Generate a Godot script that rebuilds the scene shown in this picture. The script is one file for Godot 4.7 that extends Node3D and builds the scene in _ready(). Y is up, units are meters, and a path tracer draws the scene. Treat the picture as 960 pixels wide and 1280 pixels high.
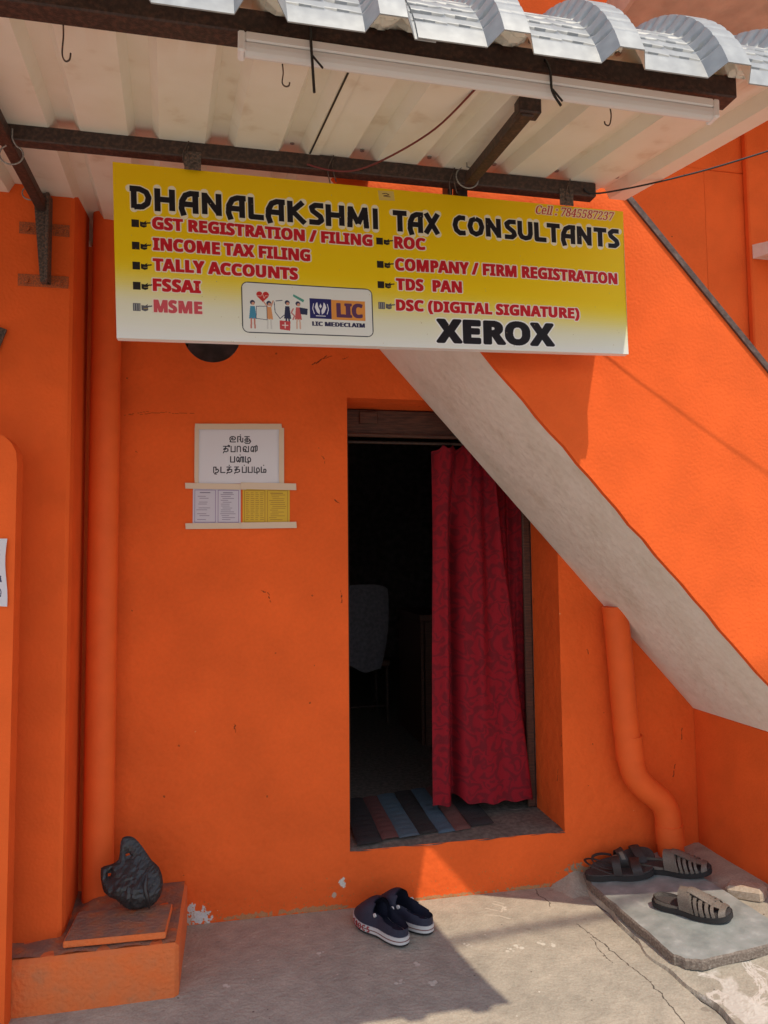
extends Node3D

# ------------------------------------------------------------------ helpers
var M := {}
var used := {}

func lin(r: float, g: float, b: float) -> Color:
	return Color(r, g, b).linear_to_srgb()

func numbered(called: String) -> String:
	var n: int = used.get(called, 0)
	used[called] = n + 1
	return called if n == 0 else "%s_%03d" % [called, n]

func thing(called: String, label: String, category: String, at := Vector3.ZERO, group := "") -> Node3D:
	var o := Node3D.new()
	o.name = numbered(called)
	add_child(o)
	o.position = at
	o.set_meta("label", label)
	o.set_meta("category", category)
	if group != "":
		o.set_meta("group", group)
	return o

func begin() -> SurfaceTool:
	var st := SurfaceTool.new()
	st.begin(Mesh.PRIMITIVE_TRIANGLES)
	return st

func part(called: String, st: SurfaceTool, m: Material, parent: Node3D, label := "") -> MeshInstance3D:
	st.generate_normals()
	var mi := MeshInstance3D.new()
	mi.mesh = st.commit()
	mi.material_override = m
	mi.name = called
	mi.position = -parent_origin(parent)
	parent.add_child(mi, true)
	if label != "":
		mi.set_meta("label", label)
	return mi

# every shape is given in world coordinates; a part is shifted back by where its thing stands
func parent_origin(p: Node3D) -> Vector3:
	var v := Vector3.ZERO
	while p != self and p != null:
		v += p.position
		p = p.get_parent() as Node3D
	return v

func solo(called: String, st: SurfaceTool, m: Material, label: String, category: String, group := "") -> MeshInstance3D:
	var mi := part(numbered(called), st, m, self)
	mi.set_meta("label", label)
	mi.set_meta("category", category)
	if group != "":
		mi.set_meta("group", group)
	return mi

func structure(called: String, st: SurfaceTool, m: Material) -> MeshInstance3D:
	var mi := part(called, st, m, self)
	mi.set_meta("kind", "structure")
	return mi

func tri(st: SurfaceTool, a: Vector3, b: Vector3, c: Vector3) -> void:
	st.add_vertex(a); st.add_vertex(b); st.add_vertex(c)

func quad(st: SurfaceTool, a: Vector3, b: Vector3, c: Vector3, d: Vector3) -> void:
	tri(st, a, b, c); tri(st, a, c, d)

func flat(st: SurfaceTool) -> SurfaceTool:
	st.set_smooth_group(-1)
	return st

# a chamfered box between two corners, optionally turned by a basis about its centre
func box(st: SurfaceTool, lo: Vector3, hi: Vector3, ch := 0.004, turn := Basis.IDENTITY) -> void:
	st.set_smooth_group(-1)
	var c := (lo + hi) / 2
	var h := (hi - lo) / 2
	var b := minf(ch, minf(h.x, minf(h.y, h.z)) * 0.49)
	var P := func(sx: int, sy: int, sz: int, k: int) -> Vector3:
		var v := Vector3(sx * (h.x - (0.0 if k == 0 else b)), sy * (h.y - (0.0 if k == 1 else b)), sz * (h.z - (0.0 if k == 2 else b)))
		return c + turn * v
	for s in [-1, 1]:
		var f := [[P.call(s, -1, -1, 0), P.call(s, 1, -1, 0), P.call(s, 1, 1, 0), P.call(s, -1, 1, 0)], [P.call(-1, s, -1, 1), P.call(-1, s, 1, 1), P.call(1, s, 1, 1), P.call(1, s, -1, 1)], [P.call(-1, -1, s, 2), P.call(1, -1, s, 2), P.call(1, 1, s, 2), P.call(-1, 1, s, 2)]]
		for q in f:
			if s > 0:
				quad(st, q[0], q[3], q[2], q[1])
			else:
				quad(st, q[0], q[1], q[2], q[3])
	for s in [-1, 1]:
		for t in [-1, 1]:
			quad(st, P.call(s, t, -1, 0), P.call(s, t, 1, 0), P.call(s, t, 1, 1), P.call(s, t, -1, 1))
			quad(st, P.call(s, -1, t, 0), P.call(s, 1, t, 0), P.call(s, 1, t, 2), P.call(s, -1, t, 2))
			quad(st, P.call(-1, s, t, 1), P.call(1, s, t, 1), P.call(1, s, t, 2), P.call(-1, s, t, 2))
			for u in [-1, 1]:
				tri(st, P.call(s, t, u, 0), P.call(s, t, u, 1), P.call(s, t, u, 2))

# a polygon in the xy plane pulled from z0 to z1
func prism(st: SurfaceTool, pts: Array, z0: float, z1: float, place := Transform3D.IDENTITY) -> void:
	st.set_smooth_group(-1)
	var pa := PackedVector2Array()
	for p in pts:
		pa.append(p)
	if Geometry2D.is_polygon_clockwise(pa):
		pa.reverse()
	var ids := Geometry2D.triangulate_polygon(pa)
	for i in range(0, ids.size(), 3):
		var a := pa[ids[i]]
		var b := pa[ids[i + 1]]
		var c := pa[ids[i + 2]]
		tri(st, place * Vector3(a.x, a.y, z1), place * Vector3(c.x, c.y, z1), place * Vector3(b.x, b.y, z1))
		tri(st, place * Vector3(a.x, a.y, z0), place * Vector3(b.x, b.y, z0), place * Vector3(c.x, c.y, z0))
	for i in pa.size():
		var a := pa[i]
		var b := pa[(i + 1) % pa.size()]
		quad(st, place * Vector3(a.x, a.y, z1), place * Vector3(b.x, b.y, z1), place * Vector3(b.x, b.y, z0), place * Vector3(a.x, a.y, z0))

# a round bar along a path; rad may be one number or one per point
func tube(st: SurfaceTool, path: Array, rad, sides := 8, squash := 1.0) -> void:
	var rings := []
	var n := path.size()
	var up := Vector3.UP
	for i in n:
		var d: Vector3 = (path[mini(i + 1, n - 1)] - path[maxi(i - 1, 0)]).normalized()
		if i == 0 and absf(d.dot(up)) > 0.9:
			up = Vector3.RIGHT
		var side := d.cross(up).normalized()
		up = side.cross(d).normalized()
		var r: float = rad[i] if rad is Array else rad
		var ring := []
		for k in sides:
			var a := TAU * k / sides
			ring.append(path[i] + side * cos(a) * r + up * sin(a) * r * squash)
		rings.append(ring)
	st.set_smooth_group(0)
	for i in n - 1:
		for k in sides:
			var k2 := (k + 1) % sides
			quad(st, rings[i][k], rings[i + 1][k], rings[i + 1][k2], rings[i][k2])
	st.set_smooth_group(-1)
	for e in [0, n - 1]:
		var c: Vector3 = path[e]
		for k in sides:
			tri(st, c, rings[e][k], rings[e][(k + 1) % sides])

func smooth_path(pts: Array, n := 6) -> Array:
	var cu := Curve3D.new()
	for i in pts.size():
		var t: Vector3 = (pts[mini(i + 1, pts.size() - 1)] - pts[maxi(i - 1, 0)]) / 6.0
		cu.add_point(pts[i], -t, t)
	var out := []
	for i in pts.size() - 1:
		for k in n:
			out.append(cu.sample(i, float(k) / n))
	out.append(pts[-1])
	return out

# a smooth sheet of nu by nv cells; f(u, v) -> point; uvf optional
func sheet(st: SurfaceTool, nu: int, nv: int, f: Callable, uvf = null, skip = null, group := 0) -> void:
	st.set_smooth_group(group)
	var P := []
	for j in nv + 1:
		var row := []
		for i in nu + 1:
			row.append(f.call(float(i) / nu, float(j) / nv))
		P.append(row)
	for j in nv:
		for i in nu:
			if skip != null and skip.call((i + 0.5) / nu, (j + 0.5) / nv):
				continue
			for q in [[i, j], [i + 1, j], [i + 1, j + 1], [i, j], [i + 1, j + 1], [i, j + 1]]:
				if uvf != null:
					st.set_uv(uvf.call(float(q[0]) / nu, float(q[1]) / nv))
				st.add_vertex(P[q[1]][q[0]])

# ------------------------------------------------------------------ materials
func noise(kind: int, freq: float, octaves: int, sd: int) -> FastNoiseLite:
	var n := FastNoiseLite.new()
	n.noise_type = kind as FastNoiseLite.NoiseType
	n.frequency = freq
	n.fractal_octaves = octaves
	n.seed = sd
	return n

func ntex(freq: float, octaves: int, sd: int, ramp: Array, size := 512) -> NoiseTexture2D:
	var t := NoiseTexture2D.new()
	t.width = size
	t.height = size
	t.seamless = true
	t.noise = noise(FastNoiseLite.TYPE_SIMPLEX_SMOOTH, freq, octaves, sd)
	var g := Gradient.new()
	g.offsets = PackedFloat32Array(ramp.map(func(e): return e[0]))
	g.colors = PackedColorArray(ramp.map(func(e): return e[1]))
	t.color_ramp = g
	return t

func nnorm(freq: float, octaves: int, sd: int, strength: float, size := 512) -> NoiseTexture2D:
	var t := NoiseTexture2D.new()
	t.width = size
	t.height = size
	t.seamless = true
	t.as_normal_map = true
	t.bump_strength = strength
	t.noise = noise(FastNoiseLite.TYPE_SIMPLEX_SMOOTH, freq, octaves, sd)
	return t

func plain(c: Color, rough := 0.7, metal := 0.0) -> StandardMaterial3D:
	var m := StandardMaterial3D.new()
	m.albedo_color = c
	m.roughness = rough
	m.metallic = metal
	return m

# mottled matter: the ramp gives its tones, laid on by world position
func matter(ramp: Array, scale: float, rough: float, freq := 0.02, bump := 2.0, bfreq := 0.06, sd := 1, metal := 0.0) -> StandardMaterial3D:
	var m := plain(Color.WHITE, rough, metal)
	m.albedo_texture = ntex(freq, 5, sd, ramp)
	m.uv1_triplanar = true
	m.uv1_world_triplanar = true
	m.uv1_scale = Vector3.ONE * scale
	if bump > 0.0:
		m.normal_enabled = true
		m.normal_texture = nnorm(bfreq, 4, sd + 7, bump)
		m.normal_scale = 0.6
	return m

func around(c: Color, v: float) -> Array:
	return [[0.2, Color(c.r * (1 - v), c.g * (1 - v), c.b * (1 - v))], [0.5, c], [0.8, Color(minf(c.r * (1 + v), 1), minf(c.g * (1 + v), 1), minf(c.b * (1 + v), 1))]]

func mapped(img: Image, rough: float, bump: Image = null) -> StandardMaterial3D:
	var m := plain(Color.WHITE, rough)
	img.generate_mipmaps()
	m.albedo_texture = ImageTexture.create_from_image(img)
	if bump != null:
		bump.bump_map_to_normal_map(1.0)
		m.normal_enabled = true
		m.normal_texture = ImageTexture.create_from_image(bump)
	return m

# ------------------------------------------------------------------ drawing flat print
func fill(img: Image, pts: Array, col: Color) -> void:
	var y0 := 1e9
	var y1 := -1e9
	for p in pts:
		y0 = minf(y0, p.y)
		y1 = maxf(y1, p.y)
	for y in range(maxi(0, floori(y0)), mini(img.get_height() - 1, ceili(y1)) + 1):
		var xs := []
		for i in pts.size():
			var a: Vector2 = pts[i]
			var b: Vector2 = pts[(i + 1) % pts.size()]
			if (a.y <= y + 0.5) != (b.y <= y + 0.5):
				xs.append(a.x + (y + 0.5 - a.y) / (b.y - a.y) * (b.x - a.x))
		xs.sort()
		for k in range(0, xs.size() - 1, 2):
			var xa := ceili(xs[k] - 0.5)
			var xb := ceili(xs[k + 1] - 0.5)
			if xb > xa:
				img.fill_rect(Rect2i(xa, y, xb - xa, 1), col)

func disc(img: Image, c: Vector2, r: float, col: Color, ry := -1.0) -> void:
	var pts := []
	for k in 20:
		pts.append(c + Vector2(cos(TAU * k / 20) * r, sin(TAU * k / 20) * (r if ry < 0 else ry)))
	fill(img, pts, col)

func stroke(img: Image, pts: Array, w: float, col: Color, round_ends := true) -> void:
	for i in pts.size() - 1:
		var a: Vector2 = pts[i]
		var b: Vector2 = pts[i + 1]
		var n := (b - a).normalized().orthogonal() * w / 2
		fill(img, [a + n, b + n, b - n, a - n], col)
		if i > 0 or round_ends:
			disc(img, a, w / 2, col)
	if round_ends:
		disc(img, pts[-1], w / 2, col)

var fonts := {}
func font(family: String, weight: int) -> Font:
	var k := family + str(weight)
	if not fonts.has(k):
		var f := SystemFont.new()
		f.font_names = PackedStringArray([family])
		f.font_weight = weight
		fonts[k] = f
	return fonts[k]

# lettering fitted into the rectangle: first the outline, then the face
func write(img: Image, words: String, r: Rect2, col: Color, family := "Droid Sans", weight := 700, rim := Color.TRANSPARENT, rim_w := 0.0, fat := 0.0, lean := 0.0, rim_shift := Vector2.ZERO) -> void:
	var t := TextMesh.new()
	t.text = words
	t.font = font(family, weight)
	t.font_size = 64
	t.depth = 0.0
	t.curve_step = 1.0
	t.pixel_size = 0.01
	var arr := t.get_mesh_arrays() if t.get_surface_count() == 0 else t.surface_get_arrays(0)
	var vs: PackedVector3Array = arr[Mesh.ARRAY_VERTEX]
	var ids: PackedInt32Array = arr[Mesh.ARRAY_INDEX]
	var lo := Vector2(1e9, 1e9)
	var hi := -lo
	for v in vs:
		lo = Vector2(minf(lo.x, v.x), minf(lo.y, v.y))
		hi = Vector2(maxf(hi.x, v.x), maxf(hi.y, v.y))
	var pts := PackedVector2Array()
	for v in vs:
		var q := Vector2((v.x - lo.x) / (hi.x - lo.x), (v.y - lo.y) / (hi.y - lo.y))
		pts.append(Vector2(r.position.x + q.x * r.size.x + q.y * lean, r.end.y - q.y * r.size.y))
	var spans := []
	for i in range(0, ids.size(), 3):
		var a := pts[ids[i]]
		var b := pts[ids[i + 1]]
		var c := pts[ids[i + 2]]
		for y in range(floori(minf(a.y, minf(b.y, c.y))), ceili(maxf(a.y, maxf(b.y, c.y))) + 1):
			var x0 := 1e9
			var x1 := -1e9
			for e in [[a, b], [b, c], [c, a]]:
				var p: Vector2 = e[0]
				var q: Vector2 = e[1]
				if (p.y <= y + 0.5) != (q.y <= y + 0.5):
					var x := p.x + (y + 0.5 - p.y) / (q.y - p.y) * (q.x - p.x)
					x0 = minf(x0, x)
					x1 = maxf(x1, x)
			if x1 > x0:
				spans.append([floori(x0), y, maxi(1, ceili(x1) - floori(x0))])
	for pass_ in [[rim_w + fat, rim, rim_shift], [fat, col, Vector2.ZERO]]:
		var rad: float = pass_[0]
		var cc: Color = pass_[1]
		if cc.a == 0.0:
			continue
		var n := ceili(rad)
		for s in spans:
			for dy in range(-n, n + 1):
				if absf(dy) > rad:
					continue
				var dx := roundi(sqrt(maxf(0, rad * rad - dy * dy)))
				img.fill_rect(Rect2i(s[0] - dx + int(pass_[2].x), s[1] + dy + int(pass_[2].y), s[2] + 2 * dx, 1), cc)

# the heading's heavy rounded capitals as pen strokes in a box one unit high; the first number is the advance
const HEAVY := {
	"D": [0.78, [[-.04, .1, .3, .1, .52, .22, .6, .45, .55, .72, .38, .88, .1, .9]], [[.1, .1, .1, .97]]],
	"H": [0.82, [[.12, 0, .12, 1.02], [.62, 0, .62, .96], [.12, .48, .62, .48]]],
	"A": [0.80, [[.2, 1.12, .12, .82, .14, .48, .26, .2, .44, .1, .74, .1], [.6, .1, .6, 1.0], [.14, .6, .6, .6]]],
	"N": [0.84, [[.12, 0, .12, .98], [.14, .1, .6, .88], [.62, 0, .62, 1.0]]],
	"L": [0.62, [[.12, 0, .12, .9, .58, .9]]],
	"K": [0.76, [[.12, 0, .12, 1.0], [.6, .02, .16, .52], [.2, .46, .66, 1.0]]],
	"S": [0.66, [[.6, .1, .3, .1, .16, .22, .2, .38, .48, .62, .52, .78, .4, .9, .06, .9]]],
	"M": [0.94, [[.1, 1.0, .14, 0], [.14, .08, .42, .8], [.42, .8, .68, .08], [.68, 0, .74, 1.0]]],
	"I": [0.34, [[.14, 0, .14, 1.0]]],
	"T": [0.66, [[0, .1, .64, .1], [.32, .1, .32, 1.0]]],
	"X": [0.72, [[.06, 0, .6, 1.0], [.62, 0, .04, 1.0]]],
	"C": [0.68, [[.6, .12, .34, .1, .18, .24, .12, .5, .18, .76, .34, .9, .6, .88]]],
	"O": [0.84, [[.4, .1, .2, .2, .12, .5, .2, .8, .4, .9, .6, .8, .68, .5, .6, .2, .4, .1]]],
	"U": [0.80, [[.12, 0, .12, .66, .2, .84, .38, .9, .56, .84, .62, .66, .62, 0]]],
}

func heading(img: Image, words: String, r: Rect2, col: Color, rim: Color) -> void:
	var total := 0.0
	for ch in words:
		total += HEAVY[ch][0]
	total -= 0.1
	var k := r.size.x / total
	for pass_ in [[0.40, rim], [0.285, col]]:
		var x := r.position.x
		for ch in words:
			var g: Array = HEAVY[ch]
			for grp in g.slice(1):
				for s in grp:
					var pts := []
					for i in range(0, s.size(), 2):
						pts.append(Vector2(x + s[i] * k, r.position.y + s[i + 1] * r.size.y))
					var w: float = pass_[0] * r.size.y * 0.86
					stroke(img, pts, w, pass_[1], pass_[0] > 0.3)
			x += g[0] * k

# Tamil letters as pen strokes, ten units high
const TAMIL := {
	"i": [13, [[6.4, 3.6, 5.2, 2.6, 3.8, 3.6, 4, 5.4, 5.8, 6.4, 8.6, 6, 10.4, 4, 10, 1.4, 7, 0, 3.4, .2, 1, 2, .6, 5, 1.8, 7.4, 1, 9.6, 4, 10, 10.6, 10]]],
	"ng.": [11, [[0, 0, 0, 10], [0, 0, 5, 0, 5, 5, 3.4, 5], [5, 5, 5, 8, 6.5, 10, 9, 10, 9, 3], [4.6, -3.2, 4.8, -3]]],
	"ku": [12, [[0, 0, 8, 0], [4, 0, 4, 10], [4, 5, 1.5, 4, 0, 6, 1, 8.5, 4, 8], [4, 5, 7, 4, 9, 6, 8, 8, 5.5, 8.5], [9, 6, 10.5, 9, 8, 12.5, 2, 12.5, 0, 11]]],
	"thii": [12, [[0, 0, 7, 0], [4, 0, 4, 5, 2, 7, .4, 5.4, 2, 3.6, 5, 4, 8, 5, 8, 8.4, 5, 10, 1, 9.6, 0, 12], [7, 0, 9, -2, 11, -1, 10.4, 1, 9, .6]]],
	"p": [9, [[0, 0, 0, 10, 7, 10, 7, 0]]],
	"aa": [9, [[0, 10, 0, 2, 1, 0, 5, 0, 6, 2, 6, 10]]],
	"v": [12, [[5, 7, 3.4, 9.4, 1, 9, .2, 7, 1.6, 5, 4, 5.4, 5, 7, 5, 10, 9.6, 10, 9.6, 0], [.2, 7, 0, 3, 2, .4, 5, .4, 6, 3]]],
	"lli": [13, [[4, 7, 2.6, 9.6, .6, 8.6, .4, 5, 1, 1.6, 3, .2, 5, 1.6, 5, 10], [5, 2, 6.5, .2, 8.4, 1.4, 8.4, 10], [8.4, 1, 9.6, -1.6, 11.4, -.6, 11.4, 7, 10.4, 8.4]]],
	"nn.": [14, [[3, 7, 1.6, 9.4, .2, 8, .2, 3, 2, .4, 4, 2, 4, 9, 5, 10, 6.4, 9, 6.4, 3, 8, .4, 10, 2, 10, 10], [10, .6, 12.4, .6, 12.4, 10], [6, -3.2, 6.2, -3]]],
	"tu": [11, [[0, 0, 0, 10, 5, 10], [5, 10, 8.6, 9, 9.4, 5, 7.6, 1.6, 5, 2, 4, 5, 5, 8, 5, 12.6]]],
	"n": [11, [[0, 0, 0, 10], [0, 0, 4, 0, 4, 6], [4, 4, 7.4, 4, 8.6, 7, 6.6, 10, 3, 10, 1.6, 12.4, 5, 12.8]]],
	"t": [9, [[0, 0, 0, 10, 7, 10]]],
	"th": [12, [[0, 0, 7, 0], [4, 0, 4, 5, 2, 7, .4, 5.4, 2, 3.6, 5, 4, 8.6, 5, 8.6, 8.4, 5, 10, 1, 9.6, 0, 12]]],
	"th.": [12, [[0, 0, 7, 0], [4, 0, 4, 5, 2, 7, .4, 5.4, 2, 3.6, 5, 4, 8.6, 5, 8.6, 8.4, 5, 10, 1, 9.6, 0, 12], [4, -3.2, 4.2, -3]]],
	"p.": [9, [[0, 0, 0, 10, 7, 10, 7, 0], [3.4, -3.2, 3.6, -3]]],
	"m.": [11, [[0, 0, 0, 10, 8, 10, 8.6, 6, 7, 4, 4.6, 4.6, 4.6, 9.8], [4.2, -3.2, 4.4, -3]]],
}

func tamil(img: Image, letters: Array, cx: float, y: float, k: float, col: Color) -> void:
	var total := 0.0
	for l in letters:
		total += TAMIL[l][0] + 1.6
	var x := cx - total * k / 2
	for l in letters:
		for s in TAMIL[l][1]:
			var pts := []
			for i in range(0, s.size(), 2):
				pts.append(Vector2(x + s[i] * k, y + s[i + 1] * k))
			stroke(img, pts, 1.9 * k, col)
		x += (TAMIL[l][0] + 1.6) * k

# ------------------------------------------------------------------ the place in numbers
const SUN := Vector3(-0.238, -1.0, -0.51)

func soffit_y(x: float) -> float:
	return 2.185 - 1.1035 * (x - 0.584)

func roof_y(z: float) -> float:
	return 2.476 + 0.14 * (0.86 - z)

func mound_y(x: float) -> float:
	return maxf(0.0, 0.11 * (x - 1.37) / 0.58)

func slab_y(x: float) -> float:
	return 0.049 + 0.18 * (x - 1.40)

func _ready() -> void:
	light_and_camera()
	make_materials()
	make_ground()
	make_building()
	make_staircase()
	make_pillar()
	make_pipes()
	make_awning()
	make_signboard()
	make_hanging_things()
	make_notices()
	make_doorway_things()
	make_room()
	make_floor_things()

func light_and_camera() -> void:
	var cam := Camera3D.new()
	var yaw := deg_to_rad(11.7)
	var pitch := deg_to_rad(3.77)
	var roll := deg_to_rad(0.575)
	var fw := Vector3(sin(yaw) * cos(pitch), sin(pitch), -cos(yaw) * cos(pitch))
	var rt := Vector3(cos(yaw), 0, sin(yaw))
	var up := rt.cross(fw)
	cam.transform = Transform3D(Basis(rt * cos(roll) - up * sin(roll), up * cos(roll) + rt * sin(roll), -fw), Vector3(0, 1.33, 2.87))
	cam.fov = rad_to_deg(2 * atan(640.0 / 915.0))
	cam.near = 0.05
	cam.far = 600
	add_child(cam)
	var env := Environment.new()
	env.background_mode = Environment.BG_SKY
	var sm := ProceduralSkyMaterial.new()
	sm.sky_top_color = Color(0.50, 0.60, 0.74)
	sm.sky_horizon_color = Color(0.86, 0.85, 0.82)
	sm.sky_curve = 0.25
	sm.ground_bottom_color = Color(0.45, 0.40, 0.34)
	sm.ground_horizon_color = Color(0.62, 0.58, 0.52)
	sm.sun_angle_max = 6.0
	var sky := Sky.new()
	sky.sky_material = sm
	env.sky = sky
	env.background_energy_multiplier = 2.0
	env.tonemap_mode = Environment.TONE_MAPPER_LINEAR
	env.tonemap_exposure = 1.18
	env.sdfgi_enabled = true
	env.ssao_enabled = true
	env.ssil_enabled = true
	var we := WorldEnvironment.new()
	we.environment = env
	add_child(we)
	var sun := DirectionalLight3D.new()
	sun.light_energy = 0.93
	sun.light_color = Color(1.0, 0.95, 0.87)
	sun.light_angular_distance = 0.5
	sun.shadow_enabled = true
	sun.look_at_from_position(Vector3.ZERO, SUN, Vector3.FORWARD)
	add_child(sun)

const ORANGE := Color(0.78, 0.121, 0.024)

func make_materials() -> void:
	var o := lin(ORANGE.r, ORANGE.g, ORANGE.b)
	M.orange = matter(around(o, 0.028), 0.7, 0.8, 0.012, 1.4, 0.2, 3)
	M.orange_pipe = matter(around(lin(0.78, 0.121, 0.024), 0.025), 1.0, 0.62, 0.015, 0.5, 0.12, 5)
	M.dusty = matter([[0.2, lin(0.23, 0.135, 0.095)], [0.5, lin(0.30, 0.15, 0.09)], [0.72, lin(0.38, 0.15, 0.07)], [0.9, lin(0.55, 0.145, 0.04)]], 1.1, 0.9, 0.02, 3.0, 0.09, 11)
	M.plinth_face = matter([[0.08, lin(0.56, 0.17, 0.06)], [0.3, lin(0.67, 0.165, 0.045)], [0.75, lin(0.74, 0.155, 0.032)]], 1.2, 0.88, 0.015, 3.0, 0.09, 12)
	M.soffit = matter([[0.1, lin(0.64, 0.60, 0.50)], [0.32, lin(0.75, 0.71, 0.62)], [0.7, lin(0.80, 0.765, 0.68)]], 0.8, 0.85, 0.012, 2.0, 0.05, 21)
	M.beige = matter(around(lin(0.60, 0.40, 0.28), 0.06), 0.7, 0.85, 0.02, 1.0, 0.05, 22)
	M.coping = matter([[0.2, lin(0.07, 0.042, 0.033)], [0.55, lin(0.10, 0.06, 0.046)], [0.85, lin(0.15, 0.10, 0.08)]], 2.0, 0.8, 0.03, 1.5, 0.1, 23)
	M.steel = matter([[0.25, lin(0.030, 0.016, 0.012)], [0.5, lin(0.046, 0.024, 0.018)], [0.8, lin(0.085, 0.04, 0.026)]], 4.0, 0.6, 0.03, 2.0, 0.1, 31)
	M.bracket = matter([[0.25, lin(0.05, 0.035, 0.028)], [0.6, lin(0.11, 0.08, 0.065)], [0.8, lin(0.2, 0.09, 0.05)]], 6.0, 0.65, 0.03, 2.0, 0.1, 32)
	M.painted_plate = matter([[0.3, lin(0.26, 0.07, 0.025)], [0.6, lin(0.5, 0.10, 0.02)]], 9.0, 0.7, 0.03, 2.0, 0.1, 33)
	M.galvanized = matter(around(lin(0.30, 0.29, 0.27), 0.2), 8.0, 0.45, 0.04, 1.0, 0.1, 34, 0.5)
	M.silver = matter([[0.2, lin(0.24, 0.24, 0.235)], [0.6, lin(0.285, 0.285, 0.275)], [0.85, lin(0.33, 0.33, 0.315)]], 3.0, 0.5, 0.02, 0.0, 0.1, 35, 0.15)
	M.white_plastic = plain(lin(0.80, 0.80, 0.78), 0.4)
	M.black_plastic = plain(lin(0.012, 0.011, 0.011), 0.5)
	M.red_wire = plain(lin(0.16, 0.02, 0.02), 0.5)
	M.dark_room = matter(around(lin(0.24, 0.19, 0.185), 0.12), 1.0, 0.9, 0.02, 1.0, 0.05, 41)
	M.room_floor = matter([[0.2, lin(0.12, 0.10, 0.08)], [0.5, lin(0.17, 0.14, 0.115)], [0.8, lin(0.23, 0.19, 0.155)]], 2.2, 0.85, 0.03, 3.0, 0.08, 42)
	M.wood = wood_material()
	M.concrete_block = matter([[0.2, lin(0.36, 0.27, 0.19)], [0.5, lin(0.46, 0.36, 0.26)], [0.8, lin(0.52, 0.43, 0.33)]], 5.0, 0.95, 0.03, 6.0, 0.08, 43)
	M.slate = matter([[0.15, lin(0.215, 0.23, 0.215)], [0.45, lin(0.275, 0.29, 0.265)], [0.7, lin(0.31, 0.32, 0.30)], [0.85, lin(0.39, 0.40, 0.37)]], 2.2, 0.55, 0.010, 1.2, 0.06, 44)
	M.slate_side = matter([[0.2, lin(0.13, 0.10, 0.08)], [0.6, lin(0.21, 0.165, 0.13)], [0.85, lin(0.30, 0.26, 0.22)]], 6.0, 0.9, 0.03, 5.0, 0.08, 45)

func wood_material() -> StandardMaterial3D:
	var m := matter([[0.2, lin(0.05, 0.022, 0.014)], [0.5, lin(0.085, 0.034, 0.02)], [0.8, lin(0.12, 0.05, 0.028)]], 2.0, 0.6, 0.03, 2.0, 0.05, 51)
	m.uv1_scale = Vector3(0.6, 7.0, 7.0)
	return m

# ------------------------------------------------------------------ ground
# print on the ground: one picture of 4 m by 2 m, x from -1.2, z from -0.2
func ground_uv(x: float, z: float) -> Vector2:
	return Vector2((x + 1.2) / 4.0, (z + 0.2) / 2.0)

func gpx(x: float, z: float) -> Vector2:
	return ground_uv(x, z) * Vector2(2048, 1024)

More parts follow.
